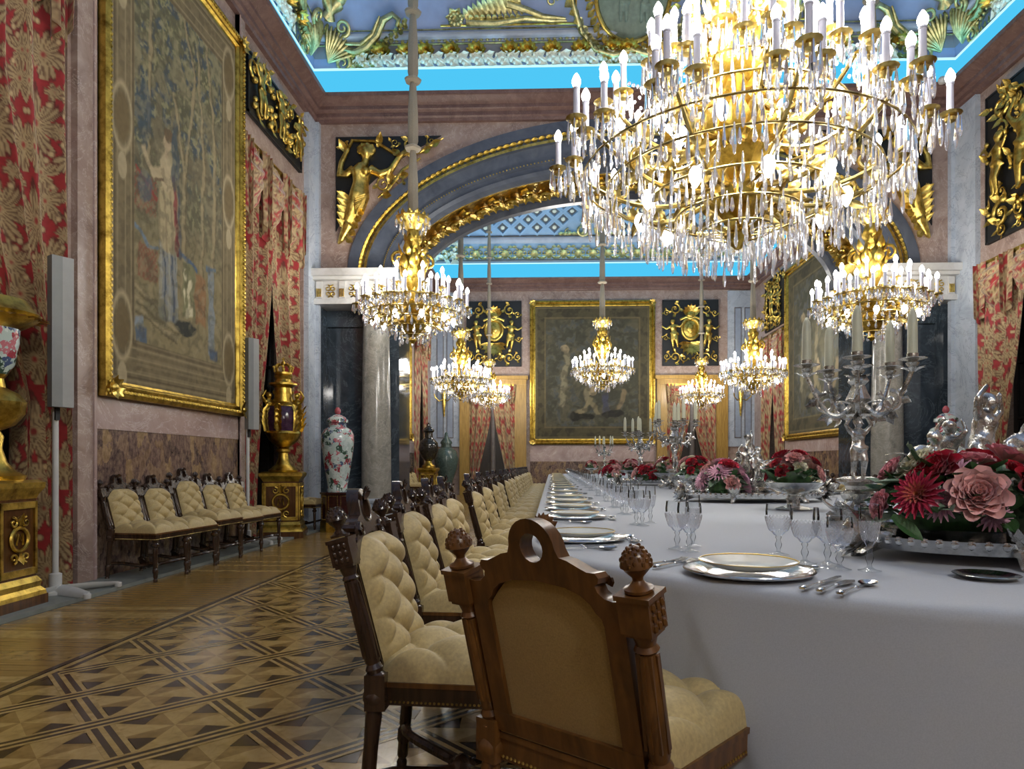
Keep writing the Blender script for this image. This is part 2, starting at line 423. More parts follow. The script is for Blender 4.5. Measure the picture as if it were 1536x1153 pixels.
pmes = [MB().prism(p, 0, .002).mesh('parquet_piece', m, False) for p, m in pieces]
rest = {m: MB() for m in ('walnut_floor', 'oak_mid', 'oak_light')}
cnt = 0
for _, x, y in cells:
    for (p, m), me in zip(pieces, pmes):
        c45 = [((a-b)*.70711*1.0, (a+b)*.70711) for a, b in p]
        cx0 = x+sum(a for a, b in c45)/len(c45)
        if min(x+a for a, b in c45) < -2.534: 
            c45 = [(max(-2.534-x, a), b) for a, b in c45]
            if max(a for a, b in c45)-min(a for a, b in c45) < .02: continue
            rest[m].merge(MB().prism([(x+a, y+b) for a, b in c45], 0, .002)); continue
        if cnt < 290 and x < -.4 and y > 2.2:
            o = link('parquet_piece', me, fl); o.location = (x, y, 0); o.rotation_euler = (0, 0, PI/4); cnt += 1
        else: rest[m].merge(MB().prism([(x+a, y+b) for a, b in c45], 0, .002))
for m, mb in rest.items():
    o = struct('parquet_field', mb, m, parent=fl); o['kind'] = 'stuff'

# ---- walls
wl = MB(); XO = XL-BAY-.2
bays_l = [(2.9, 5.66, 5.6), (8.9, 11.16, 5.62), (20.2, 22.3, 5.6)]
yy = YN
for a, b, zt in bays_l+[(YF, YF, 0)]:
    wl.box(XO, yy, 0, XL, a, ZW)
    if b > a: wl.box(XO, a, zt, XL, b, ZW); wl.box(XO, a, 0, XL-BAY, b, zt)
    yy = b
struct('wall_left', wl, 'pink_marble')
wr = MB(); XP = XR+BAY+.2
bays_r = [(8.7, 10.93, 4.25), (20.0, 22.1, 5.2)]; yy = YN
for a, b, zt in bays_r+[(YF, YF, 0)]:
    wr.box(XR, yy, 0, XP, a, ZW)
    if b > a: wr.box(XR, a, zt, XP, b, ZW); wr.box(XR+BAY, a, 0, XP, b, zt)
    yy = b
struct('wall_right', wr, 'pink_marble')
struct('wall_far', MB().box(XO, YF, 0, XP, YF+.3, ZW), 'pink_marble')
struct('wall_near', MB().box(XO, YN-.3, 0, XP, YN, ZW), 'pink_marble')
# dado courses: speckled breccia below a pale marble band
def dado(name, segs, side):
    mb = MB()
    for a, b in segs:
        if side == 'l':
            mb.mi = 0; mb.box(XL, a, 0, XL+.035, b, 1.40); mb.mi = 1; mb.box(XL, a, 1.40, XL+.045, b, 1.70)
        elif side == 'r':
            mb.mi = 0; mb.box(XR-.035, a, 0, XR, b, 1.40); mb.mi = 1; mb.box(XR-.045, a, 1.40, XR, b, 1.70)
        else:
            mb.mi = 0; mb.box(a, YF-.035, 0, b, YF, 1.15); mb.mi = 1; mb.box(a, YF-.045, 1.15, b, YF, 1.70)
    return struct(name, mb, ['breccia', 'pale_pink'])
dado('baseboard_left', [(-6.9, 2.7), (5.93, 8.72), (13.2, 20.0)], 'l'); dado('baseboard_right', [(-6.9, 8.5), (13.2, 19.8)], 'r')
dado('baseboard_far', [(-.75, 3.5)], 'f')
# plain pilaster strips flanking bays and corners (grey marble)
mb = MB(); tn = [0]
def trim(mb, mat, smooth=False, parent=None):
    tn[0] += 1; return struct('trim_%d' % tn[0], mb, mat, smooth)
mb = MB()
for a, b in ((5.70, 5.93), (8.72, 8.88)): mb.box(XL, a, 0, XL+.06, b, ZC0)
trim(mb, 'pink_marble')
mb = MB(); mb.box(XL, 5.895, 0, XL+.075, 5.93, ZC0); mb.box(XL, 8.72, 0, XL+.075, 8.74, ZC0); trim(mb, 'pale_pink')
trim(MB().box(XL, 11.17, .0, XL+.08, YA, ZC0).box(XL, 11.5, 0, XL+.14, YA, ZC0), 'grey_marble')
trim(MB().box(XR-.08, 10.95, .0, XR, YA, ZC0).box(XR-.14, 11.5, 0, XR, YA, ZC0), 'grey_marble')
for x0, x1 in ((XL, -3.18), (6.0, XR)):                      # far corners: pale panelled piers
    t = trim(MB().box(x0, YF-.06, 1.66, x1, YF, 6.98), 'grey_marble')
    for xa, xb in ((x0+.22, x0+.46), (x0+.56, x0+.80)):
        struct('panel', MB().box(xa, YF-.075, 1.95, xb, YF-.05, 6.4), 'panel_line', parent=t)
        struct('panel', MB().box(xa+.025, YF-.085, 1.98, xb-.025, YF-.06, 6.37), 'blue_grey_panel', parent=t)
# ---- cornices and coves swept round each room
def rsweep(prof, x0, x1, y0, y1, sides='nesw'):
    mb = MB(); n = len(prof)
    C4 = [(x0, y0, 1, 1), (x1, y0, -1, 1), (x1, y1, -1, -1), (x0, y1, 1, -1)]
    for k, sd in enumerate('sewn' if False else 'senw'):
        a, b = C4[k], C4[(k+1) % 4]
        vs = [(c[0]+c[2]*o, c[1]+c[3]*o, z) for c in (a, b) for o, z in prof]
        mb.add(vs, [(i, n+i, n+i+1, i+1) for i in range(n-1)])
    return mb
CORN = [(0, 7.03), (.07, 7.03), (.08, 7.10), (.11, 7.13), (.11, 7.22), (.15, 7.245), (.17, 7.27), (.17, 7.35), (.20, 7.37), (.26, 7.42), (.29, 7.47), (.33, 7.48), (.34, 7.56), (0.02, 7.56)]
CORN = [(o, 7.03+(z-7.03)*.72) for o, z in CORN]
trim(rsweep(CORN, XL, XR, YN, YA), 'brown_marble', True); trim(rsweep(CORN, XL, XR, YB, YF), 'brown_marble', True)
PC = [(0, 8.0), (.05, 8.2), (.16, 8.42), (.33, 8.7), (.6, 9.05), (1.0, 9.4), (1.6, 9.7), (2.4, 9.9), (3.2, 10.0)]
TL = [0]
for (a, b), (c_, d_) in zip(PC, PC[1:]): TL.append(TL[-1]+math.hypot(c_-a, d_-b))
def prof(t):
    t = max(0, min(TL[-1]-1e-4, t)); i = max(k for k in range(len(TL)-1) if TL[k] <= t); u = (t-TL[i])/(TL[i+1]-TL[i])
    o = PC[i][0]+(PC[i+1][0]-PC[i][0])*u; z = PC[i][1]+(PC[i+1][1]-PC[i][1])*u
    j0, j1 = max(0, i-1), min(len(PC)-1, i+2); dx, dz = PC[j1][0]-PC[j0][0], PC[j1][1]-PC[j0][1]; l = math.hypot(dx, dz)
    return o, z, dz/l, -dx/l                                  # offset, height, inward normal
def cove(side):
    def f(s, t, h):
        o, z, n0, nz = prof(t); o += h*n0; z += h*nz
        if side == 'arch': return (s, YA-o, z)
        if side == 'far': return (s, YF-o, z)
        if side == 'left': return (XL+o, s, z)
        if side == 'right': return (XR-o, s, z)
        if side == 'rleft': return (XL+o, s, z)
        if side == 'rright': return (XR-o, s, z)
    return f
CP = [(0.0, 7.36), (0, 8.0)]+PC[1:]
def ceiling(name, y0, y1, mat):
    mb = rsweep(CP, XL, XR, y0, y1); o = 3.2
    mb.add([(XL+o, y0+o, 10), (XR-o, y0+o, 10), (XR-o, y1-o, 10), (XL+o, y1-o, 10)], [(0, 3, 2, 1)])
    return struct(name, mb, mat, True)
ceiling('ceiling', YN, YA, 'ceil_blue'); ceiling('ceiling_rear', YB, YF, 'ceil_blue2')
for y0, y1, lb in ((YN, YA, 'cyan cove light behind the cornice, its lit wall imitated by a glowing band, under the gilded blue ceiling'), (YB, YF, 'cyan cove light behind the cornice, its lit wall imitated by a glowing band, beyond the arch')):
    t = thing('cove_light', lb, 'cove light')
    obj('wall_glow', rsweep([(.012, 7.40), (.012, 8.0)], XL, XR, y0, y1), 'cove_glow', t)  # emissive band imitating the cove wall lit by the hidden tube
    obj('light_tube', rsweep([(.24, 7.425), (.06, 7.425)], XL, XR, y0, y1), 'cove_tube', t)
    obj('edge_glow', rsweep([(.02, 7.96), (.03, 8.0)], XL, XR, y0, y1), 'cove_glow_white', t)  # paler emission along the top of the imitated wall light

# ---- the wall with the great arch
AA, AB, Z0 = 4.92, 2.68, 4.39; NS = 72
def E(off, an): return XC-(AA-off)*math.cos(an), Z0+(AB-off)*math.sin(an)
def aband(mb, o0, y0, o1, y1):
    for k in range(NS):
        a, b = PI*k/NS, PI*(k+1)/NS
        p, q, r, s4 = E(o0, a), E(o0, b), E(o1, b), E(o1, a)
        mb.add([(p[0], y0, p[1]), (q[0], y0, q[1]), (r[0], y1, r[1]), (s4[0], y1, s4[1])], [(0, 1, 2, 3)])
    return mb
wm = MB()
for y, fl_ in ((YA, 0), (YB, 1)):
    for k in range(NS):
        p, q = E(0, PI*k/NS), E(0, PI*(k+1)/NS)
        wm.add([(p[0], y, p[1]), (q[0], y, q[1]), (q[0], y, ZW), (p[0], y, ZW)], [(0, 1, 2, 3)])
    wm.add([(XL, y, Z0), (XC-AA, y, Z0), (XC-AA, y, ZW), (XL, y, ZW)], [(0, 1, 2, 3)])
    wm.add([(XC+AA, y, Z0), (XR, y, Z0), (XR, y, ZW), (XC+AA, y, ZW)], [(0, 1, 2, 3)])
wm.box(XL, YA, ZW, XR, YB, ZW+.1)
struct('wall_middle', wm, 'pink_marble')
ar = MB(); aband(ar, -.01, YA-.05, .17, YA-.05); aband(ar, -.01, YA, -.01, YA-.05); aband(ar, .17, YA-.05, .17, YA-.01); aband(ar, .17, YA-.01, .27, YA-.01)
aband(ar, .27, YA-.01, .27, YA-.035); aband(ar, .32, YA-.035, .32, YA+.05); aband(ar, .32, YA+.05, .56, YA+.08); aband(ar, .56, YA+.08, .58, YA+.03); aband(ar, .58, YA+.03, .62, YA+.03)
aband(ar, .62, YA+.03, .64, YA+.10); aband(ar, .64, YA+.10, .72, YA+.10); aband(ar, .72, YA+.10, .74, YA+.06); aband(ar, .74, YA+.06, .80, YA+.10); aband(ar, .80, YA+.10, .84, YA+.22)
aband(ar, .84, YA+.22, .84, YB-.15); aband(ar, .84, YB-.15, .96, YB-.15); aband(ar, .96, YB-.15, .96, YB); aband(ar, .96, YB, 0, YB)
arch = trim(ar, 'blue_grey', True)
struct('gilt_line', aband(MB(), .27, YA-.036, .32, YA-.036), 'gold', parent=arch)
g = MB(); aband(g, .85, YA+.26, .85, YA+1.02); aband(g, .85, YA+.26, .84, YA+.26); aband(g, .84, YA+1.02, .85, YA+1.02); struct('gilt_soffit', g, 'gilt_bronze', parent=arch)
g = MB()
for k in range(1, 110):                                        # leaf row on the archivolt
    an = PI*k/110; x, z = E(.22, an); x2, z2 = E(.22, an+.02)
    g.leaf((x, YA-.02, z), (x2-x, 0, z2-z), .13, .09, (0, -1, 0), .2, 3, 0, .2)
o = struct('gilt_leaf_row', g, 'frame_gold', parent=arch, smooth=True); o['kind'] = 'stuff'
g = MB()
for k in range(1, 200):
    an = PI*k/200; x, z = E(.60, an); g.ell((x, YA+.025, z), .014, 6, 4)
o = struct('gilt_bead_row', g, 'gold', parent=arch, smooth=True); o['kind'] = 'stuff'
g = MB()                                                       # scrolls and leaves carved on the soffit
def soff(s, v, h):
    an = s/ (AA*.78)
    x, z = E(.85+h, an); return (x, YA+.28+v, z)
for k in range(34):
    b = MB(); s0 = .25+k*.335; sg = 1 if k % 2 else -1
    b.scroll((s0, .36+sg*.1, .02), .19, 1.3, PI*(.5 if sg > 0 else 1.5), sg, .04, .6, n=5, steps=14)
    for q in range(7): a = q*2*PI/7+k; b.leaf((s0+.04*math.cos(a), .36+.04*math.sin(a), .02), (math.cos(a), math.sin(a), .25), .2, .11, (0, 0, 1), .3, 4, 2)
    b.leaf((s0, .36, .03), (.8, -sg*.7, .1), .3, .16, (0, 0, 1), .3, 4, 2); b.ell((s0, .36, .04), .045, 8, 5)
    b.warp(lambda s, v, h: soff(s, v, h)); g.merge(b)
o = struct('gilt_scrollwork', g, 'gilt_bronze', parent=arch, smooth=True)
# piers, entablatures, columns
for sg in (-1, 1):
    def mx(x): return XC+sg*x if True else x
    def bx(mb, a, y0, z0, b, y1, z1): return mb.box(min(mx(a), mx(b)), y0, z0, max(mx(a), mx(b)), y1, z1)
    H = XC-XL if sg < 0 else XR-XC
    pr = MB(); bx(pr, 4.12, 12.02, 0, H+.1, 12.9, 3.85); 
    struct('wall_pier_left' if sg < 0 else 'wall_pier_right', pr, 'dark_marble')
    pf = MB(); bx(pf, H-.13, 11.75, 0, H, 12.05, 3.84); bx(pf, 4.58, 11.98, 0, 4.66, 12.03, 3.8); bx(pf, 4.5, 11.96, 3.55, H, 12.03, 3.84); trim(pf, 'dark_marble')
    en = MB(); bx(en, 4.08, 11.42, 3.84, H, 13.1, 3.93); bx(en, 4.12, 11.48, 3.93, H, 13.05, 4.25); bx(en, 4.06, 11.36, 4.25, H, 13.1, 4.30); bx(en, 4.02, 11.28, 4.30, H, 13.15, 4.42)
    t = trim(en, 'white_marble')
    for k in range(7):                                         # carved metopes and fluted blocks
        x0 = 4.14+k*.20
        if x0+.12 > H: break
        if k % 2 == 0:
            b = MB(); bx(b, x0, 11.45, 3.95, x0+.10, 11.5, 4.24); struct('fluted_block', b, 'white_marble', parent=t)
            b = MB()
            for q in range(3): bx(b, x0+.012+q*.03, 11.435, 3.97, x0+.03+q*.03, 11.46, 4.11)
            struct('gilt_flute', b, 'gold', parent=t)
        else:
            b = MB(); cx = mx(x0+.05)
            for sx in (-1, 1):
                b.scroll((cx+sx*.045, 4.12, 0), .06, 1.2, PI/2, sx, .012, 0, n=5, steps=12); b.scroll((cx+sx*.045, 4.02, 0), .05, 1.2, -PI/2, -sx, .012, 0, n=5, steps=12)
            b.warp(lambda x, y, z: (x, 11.465-z, y)); struct('gilt_scroll', b, 'gilt_bronze', parent=t, smooth=True)
    for cy, lb in ((11.76, 'front'), (13.0, 'rear')):
        lbl = ('grey granite column in front of the pier beside the %s porcelain jar' % ('left wall\'s' if sg < 0 else 'right wall\'s')) if lb == 'front' else ('grey granite column on the far face of the arch pier nearer the %s wall' % ('left' if sg < 0 else 'right'))
        t = thing('granite_column', lbl, 'column', (mx(4.47), cy, 0))
        obj('plinth', MB().box(-.36, -.36, 0, .36, .36, .22), 'grey_marble', t, False)
        obj('base', MB().lathe([(.35, .22), (.36, .27), (.34, .31), (.29, .33), (.28, .38), (.31, .40), (.315, .44), (.27, .47)], 32), 'grey_marble', t)
        obj('shaft', MB().lathe([(.262, .47), (.26, 1.4), (.245, 2.6), (.228, 3.58)], 40), 'granite', t)
        obj('capital', MB().lathe([(.23, 3.58), (.25, 3.60), (.25, 3.64), (.23, 3.65), (.23, 3.70), (.29, 3.77)], 32).box(-.31, -.31, 3.77, .31, .31, 3.84), 'white_marble', t)
# ---- windows in the bays: dark panelled shutters and panes
def window(n, x, y0, y1, z1, sg):
    fr = MB(); w_ = .09
    fr.box(x-.03, y0, 0, x+.03, y0+w_, z1); fr.box(x-.03, y1-w_, 0, x+.03, y1, z1); fr.box(x-.03, y0, z1-w_, x+.03, y1, z1); fr.box(x-.03, y0, 0, x+.03, y1, .9)
    ym = (y0+y1)/2; fr.box(x-.035, ym-.06, 0, x+.035, ym+.06, z1)
    f = struct('window_%d' % n, fr, 'wood_dark')
    for a, b in ((y0+w_, ym-.06), (ym+.06, y1-w_)):
        struct('lower_panel', MB().box(x-.045, a+.1, .15, x+.045, b-.1, .78), 'wood_dark', parent=f)
        k = 0; z = .9
        while z+.86 <= z1-w_+.01:
            struct('pane', MB().box(x-.012, a, z+.03, x+.012, b, z+.86), 'black_glass', parent=f)
            struct('glazing_bar', MB().box(x-.028, a, z-.0, x+.028, b, z+.03), 'wood_dark', parent=f); z += .89
        struct('glazing_bar', MB().box(x-.028, a, z, x+.028, b, z1-w_), 'wood_dark', parent=f)
for n, (a, b, z) in enumerate(bays_l): window(n+1, XL-BAY+.06, a, b, z, 1)
for n, (a, b, z) in enumerate(bays_r): window(n+4, XR+BAY-.06, a, b, z, -1)
# far doors: gilt wood surround with dark door leaves
for n, (a, b) in enumerate(((-3.18, -.88), (3.58, 5.98))):
    fr = MB(); zt = 4.08
    fr.box(a, YF-.16, 0, a+.34, YF, zt-.3); fr.box(b-.40, YF-.16, 0, b, YF, zt-.3); fr.box(a, YF-.18, zt-.3, b, YF, zt-.12); fr.box(a-.06, YF-.26, zt-.12, b+.06, YF, zt)
    f = struct('door_%d' % (n+1), fr, 'maple_frame'); m_ = (a+b)/2
    for xa, xb in ((a+.34, m_-.04), (m_+.04, b-.4)):
        lf = struct('door_leaf', MB().box(xa, YF-.07, 0, xb, YF-.03, zt-.3), 'wood_dark', parent=f)
        for z0, z1 in ((.2, 1.1), (1.25, 2.3), (2.45, 3.55)):
            struct('door_panel', MB().box(xa+.12, YF-.085, z0, xb-.1, YF-.03, z1), 'wood_dark', parent=lf)
    struct('door_post', MB().lathe([(.09, 0), (.09, 3.6)], 16, (m_, YF-.1, 0)), 'panel_line', parent=f, smooth=True)
# ================================================================== tapestries
def frame(t, w, h, bw, th=.09):
    """gilt moulded frame as four lengths plus corner pieces, in local x (width) / z"""
    prof_ = [(0, .02), (0, th), (bw*.25, th+.02), (bw*.4, th*.6), (bw*.55, th*.75), (bw*.7, th*.75), (bw*.8, th*.4), (bw, th*.3), (bw, .0)]
    cs = [(0, 0, 1, 1), (w, 0, -1, 1), (w, h, -1, -1), (0, h, 1, -1)]
    for k in range(4):
        a, b = cs[k], cs[(k+1) % 4]; n = len(prof_)
        vs = [(c[0]+c[2]*o, -d, c[1]+c[3]*o) for c in (a, b) for o, d in prof_]
        mb = MB().add(vs, [(i+1, n+i+1, n+i, i) for i in range(n-1)])
        L = w if k % 2 == 0 else h; m_ = int(L/.055)              # twisted rope bead along the member
        for i in range(m_):
            u = (i+.5)/m_; x = a[0]+(b[0]-a[0])*u; z = a[1]+(b[1]-a[1])*u
            ix = 0 if k % 2 == 0 else (1 if k == 3 else -1); iz = 0 if k % 2 else (1 if k == 0 else -1)
            mb.ell((x+ix*bw*.3, -th-.012, z+iz*bw*.3), (.022, .02, .022), 6, 4)
        obj('frame_moulding', mb, 'frame_gold', t)
        cn = MB()
        for q in range(8):
            an = q*PI/4; cn.leaf((a[0]+a[2]*bw*.5, -th-.01, a[1]+a[3]*bw*.5), (math.cos(an), -.1, math.sin(an)), bw*.75, bw*.5, (0, -1, 0), .3, 4, 2)
        cn.ell((a[0]+a[2]*bw*.5, -th-.03, a[1]+a[3]*bw*.5), (bw*.22, .03, bw*.22), 8, 6); obj('corner_ornament', cn, 'gold', t)
def woven(t, w, h, paint, nx, nz, inset):
    mb = MB().grid(lambda u, v: (inset+u*(w-2*inset), -.03, inset+v*(h-2*inset)), nx, nz)
    me = mb.mesh('woven_picture', 'woven'); U, V = np.meshgrid(np.linspace(0, 1, nx+1), np.linspace(0, 1, nz+1)); colours(me, paint(U, V).reshape(-1, 3)); link('woven_picture', me, t)
def mixc(c, m, col): m = np.clip(m, 0, 1)[..., None]; return c*(1-m)+L3(col)*m
def ellm(U, V, cu, cv, ru, rv, an=0, soft=.15):
    x = U-cu; y = V-cv; ca, sa = math.cos(an), math.sin(an); x, y = x*ca+y*sa, -x*sa+y*ca
    return np.clip((1-np.sqrt((x/ru)**2+(y/rv)**2))/soft, 0, 1)
def rectm(U, V, a, b, c_, d_, soft=.006): return np.clip((U-a)/soft, 0, 1)*np.clip((b-U)/soft, 0, 1)*np.clip((V-c_)/soft, 0, 1)*np.clip((d_-V)/soft, 0, 1)
def linem(U, V, u0, v0, u1, v1, wd):
    dx, dy = u1-u0, (v1-v0); l2 = dx*dx+dy*dy; t = np.clip(((U-u0)*dx+(V-v0)*dy)/l2, 0, 1); d = np.sqrt((U-u0-t*dx)**2+((V-v0-t*dy)*1.75)**2); return np.clip((wd-d)/(wd*.4), 0, 1)
def garden(U, V):
    """a garden picture: leafy trees, a standing figure in a pale gown by a terrace, inside an ornamental border"""
    U0, V0 = U, V; U = U+.018*(fbm(U0*14, V0*24, 31, 3)-.5)*2; V = V+.011*(fbm(U0*14, V0*24, 41, 3)-.5)*2
    n1 = fbm(U*9, V*16, 1, 5); n2 = fbm(U*26, V*46, 7, 4); n3 = fbm(U*60, V*110, 13, 2)
    c = np.zeros(U.shape+(3,))+L3((104, 96, 74))
    sky = np.clip((V-.62)/.2, 0, 1); c = mixc(c, sky, (124, 118, 90)); c = mixc(c, np.clip((.45-V)/.15, 0, 1), (128, 116, 84))
    leaf = np.clip((n1*.6+n2*.4-.43)*9, 0, 1)*np.clip((V-.30)/.2, 0, 1); c = mixc(c, leaf*.85, (84, 84, 62))
    c = mixc(c, np.clip((n2-.5)*9, 0, 1)*leaf*np.clip((V-.42)*6, 0, 1)*.75, (62, 74, 84)); c = mixc(c, np.clip((n3-.55)*9, 0, 1)*leaf*.6, (140, 134, 96))
    for u0, v0, u1, v1, wd in ((.50, .26, .52, .53, .022), (.52, .53, .43, .70, .014), (.52, .53, .60, .78, .013), (.60, .78, .50, .92, .012), (.66, .28, .68, .60, .018), (.68, .60, .62, .86, .012), (.76, .22, .78, .66, .02), (.78, .66, .70, .92, .013), (.24, .5, .26, .9, .013)): c = mixc(c, linem(U, V, u0, v0, u1, v1, wd)*.8, (142, 128, 96)); c = mixc(c, linem(U, V, u0+.012, v0, u1+.012, v1, wd*.35)*.7, (90, 80, 58))
    # terrace rail and lattice
    lat_ = np.clip((np.abs(np.sin((U*1.0+V*1.75)*110))-.72)*6, 0, 1)+np.clip((np.abs(np.sin((U-V*1.75)*110))-.72)*6, 0, 1)
    rail = rectm(U, V, .17, .31, .235, .315); c = mixc(c, rail*.5, (116, 88, 66)); c = mixc(c, rail*np.clip(lat_, 0, 1)*.8, (124, 82, 62)); c = mixc(c, linem(U, V, .15, .345, .24, .315, .012), (104, 118, 128)); c = mixc(c, linem(U, V, .24, .315, .305, .32, .008), (104, 118, 128))
    rail = rectm(U, V, .15, .30, .38, .47); c = mixc(c, rail*np.clip(lat_, 0, 1)*.6, (126, 70, 56)); c = mixc(c, linem(U, V, .16, .47, .30, .43, .010), (128, 66, 54))
    c = mixc(c, rectm(U, V, .49, .60, .19, .33)*.8, (112, 112, 80)); c = mixc(c, rectm(U, V, .60, .70, .18, .31)*.8, (134, 98, 66)); c = mixc(c, linem(U, V, .44, .345, .62, .315, .012), (78, 94, 112)); wv = np.clip((fbm(U*40, V*30, 91, 2)-.45)*9, 0, 1); c = mixc(c, rectm(U, V, .50, .58, .19, .31)*wv, (190, 180, 146))
    c = mixc(c, rectm(U, V, .72, .78, .11, .33), (122, 128, 128)); c = mixc(c, rectm(U, V, .70, .80, .325, .345), (90, 104, 116))
    for k in range(3): c = mixc(c, linem(U, V, .16, .215-.022*k, .46, .175-.022*k, .008)*.7, (150, 136, 104)); c = mixc(c, linem(U, V, .16, .205-.022*k, .46, .165-.022*k, .006)*.6, (84, 74, 54))
    # figure: skirt, gown, mantle, raised arm, head
    sk = rectm(U, V, .315, .46, .165, .345); c = mixc(c, sk, (124, 126, 122)); c = mixc(c, sk*np.clip(np.sin(U*190+V*12)*2.5, 0, 1)*.85, (70, 78, 88)); c = mixc(c, sk*np.clip(np.sin(U*95+2)*2.5-1, 0, 1)*.6, (164, 160, 140))
    gown = ellm(U, V, .39, .42, .085, .15, .03, .25)*np.clip((V-.32)/.01, 0, 1); c = mixc(c, gown, (158, 144, 110)); c = mixc(c, gown*np.clip((np.sin(U*130+V*26)-.3)*2, 0, 1)*.55, (116, 102, 78))
    c = mixc(c, linem(U, V, .455, .34, .435, .50, .016), (124, 70, 62)); c = mixc(c, linem(U, V, .46, .33, .45, .42, .010), (96, 50, 48)); c = mixc(c, linem(U, V, .475, .33, .465, .56, .012)*.8, (70, 74, 78))
    c = mixc(c, ellm(U, V, .375, .50, .05, .045), (164, 148, 116)); c = mixc(c, linem(U, V, .35, .497, .277, .480, .028), (160, 144, 112)); c = mixc(c, linem(U, V, .277, .480, .215, .520, .020), (162, 146, 114)); c = mixc(c, linem(U, V, .35, .485, .285, .468, .008), (104, 88, 66))
    c = mixc(c, ellm(U, V, .376, .575, .034, .024), (162, 142, 112)); c = mixc(c, ellm(U, V, .385, .592, .042, .019), (98, 82, 60)); c = mixc(c, rectm(U, V, .362, .388, .53, .56), (154, 136, 108))
    c = mixc(c, ellm(U, V, .435, .56, .025, .10)*.8, (66, 76, 80)); c = mixc(c, ellm(U, V, .21, .60, .06, .07)*.8, (66, 78, 84)); c = mixc(c, ellm(U, V, .22, .44, .05, .04)*.7, (72, 86, 92)); c = mixc(c, ellm(U, V, .52, .165, .09, .022), (52, 54, 48)); c = mixc(c, ellm(U, V, .30, .18, .09, .03)*.6, (86, 82, 60))
    c = mixc(c, rectm(U, V, .155, .24, .09, .135), (82, 94, 106)); c = mixc(c, rectm(U, V, .15, .22, .13, .155), (124, 132, 136)); c = mixc(c, rectm(U, V, .73, .81, .10, .135), (76, 88, 102))
    mot = np.clip((fbm(U*34, V*60, 55, 3)-.52)*8, 0, 1); c = mixc(c, mot*.42, (76, 72, 56)); mot = np.clip((fbm(U*40, V*70, 77, 3)-.55)*8, 0, 1); c = mixc(c, mot*.35, (140, 130, 100)); U, V = U0, V0
    # border
    bu = np.minimum(U, 1-U); bv = np.minimum(V, 1-V); inb = (bu < .15) | (bv < .095); d = np.minimum(bu/.15, bv/.095)
    bc = np.zeros(U.shape+(3,))+L3((112, 100, 74)); bc = mixc(bc, np.clip((n2-.48)*7, 0, 1)*.5, (86, 78, 58))
    for k in (.12, .3, .62, .86): bc = mixc(bc, np.clip(1-np.abs(d-k)/.035, 0, 1)*.75, (146, 132, 100))
    for k in (.2, .94): bc = mixc(bc, np.clip(1-np.abs(d-k)/.03, 0, 1)*.7, (72, 62, 46))
    for cu in (.075, .925):
        for cv in (.12, .55, .9):
            r = np.sqrt(((U-cu)/.065)**2+((V-cv)/.075)**2); bc = mixc(bc, np.clip(1-np.abs(r-.9)/.16, 0, 1), (156, 142, 110)); bc = mixc(bc, np.clip((.75-r)*6, 0, 1), (104, 90, 62)); bc = mixc(bc, ellm(U, V, cu, cv-.1, .03, .03)*.8, (164, 150, 118))
    bot = rectm(U, V, .16, .84, .02, .16); lines = np.clip(np.sin(V*420), 0, 1); bc = mixc(bc, bot*lines*.4, (142, 128, 98))
    inb = inb | (V < .10); c = np.where(inb[..., None], bc, c)
    return np.clip(c*(.86+.28*n3[..., None]), 0, 1)
def hunt(U, V):
    """dim figure scene: trees, crouching figures, dark border"""
    U0, V0 = U, V; U = U+.03*(fbm(U0*12, V0*14, 31, 3)-.5)*2; V = V+.03*(fbm(U0*12, V0*14, 41, 3)-.5)*2
    n1 = fbm(U*8, V*9, 3, 5); n2 = fbm(U*24, V*28, 9, 4); n3 = fbm(U*50, V*60, 21, 2)
    c = np.zeros(U.shape+(3,))+L3((84, 80, 64)); c = mixc(c, np.clip((n1-.45)*7, 0, 1)*.8, (62, 62, 52)); c = mixc(c, np.clip((n2-.5)*7, 0, 1)*.6, (108, 102, 80)); c = mixc(c, np.clip((n2-.56)*9, 0, 1)*.6, (58, 66, 74))
    for u0, v0, u1, v1, wd, k in ((.25, .25, .28, .65, .03, (124, 116, 92)), (.45, .3, .5, .6, .03, (122, 112, 88)), (.38, .18, .48, .3, .035, (128, 116, 88)), (.48, .3, .56, .2, .03, (120, 110, 84)), (.64, .2, .6, .34, .035, (70, 70, 84)), (.72, .22, .78, .36, .03, (118, 104, 80)), (.6, .5, .64, .8, .012, (112, 104, 82))): c = mixc(c, linem(U, V, u0, v0, u1, v1, wd)*.85, k)
    c = mixc(c, ellm(U, V, .5, .36, .035, .035), (140, 124, 96)); c = mixc(c, ellm(U, V, .62, .38, .03, .03), (134, 118, 90)); c = mixc(c, ellm(U, V, .27, .68, .035, .03), (134, 120, 94)); c = mixc(c, ellm(U, V, .42, .17, .12, .03), (46, 44, 38)); c = mixc(c, ellm(U, V, .68, .19, .1, .03), (48, 46, 42))
    mot = np.clip((fbm(U*30, V*34, 55, 3)-.5)*8, 0, 1); c = mixc(c, mot*.5, (62, 60, 50)); U, V = U0, V0
    bu = np.minimum(U, 1-U); bv = np.minimum(V, 1-V); d = np.minimum(bu, bv)/.1; bc = np.zeros(U.shape+(3,))+L3((78, 72, 54)); bc = mixc(bc, np.clip((n2-.47)*8, 0, 1)*.6, (50, 48, 40))
    for k in (.15, .9): bc = mixc(bc, np.clip(1-np.abs(d-k)/.07, 0, 1)*.7, (118, 106, 76))
    c = np.where((d < 1)[..., None], bc, c); return np.clip(c*(.86+.28*n3[..., None]), 0, 1)
t = thing('framed_tapestry', 'tall woven garden tapestry in a carved gilt frame above the tufted wall chairs', 'tapestry', (XL+.05, 5.95, 1.70), PI/2); frame(t, 2.76, 4.95, .17); woven(t, 2.76, 4.95, garden, 170, 320, .14)
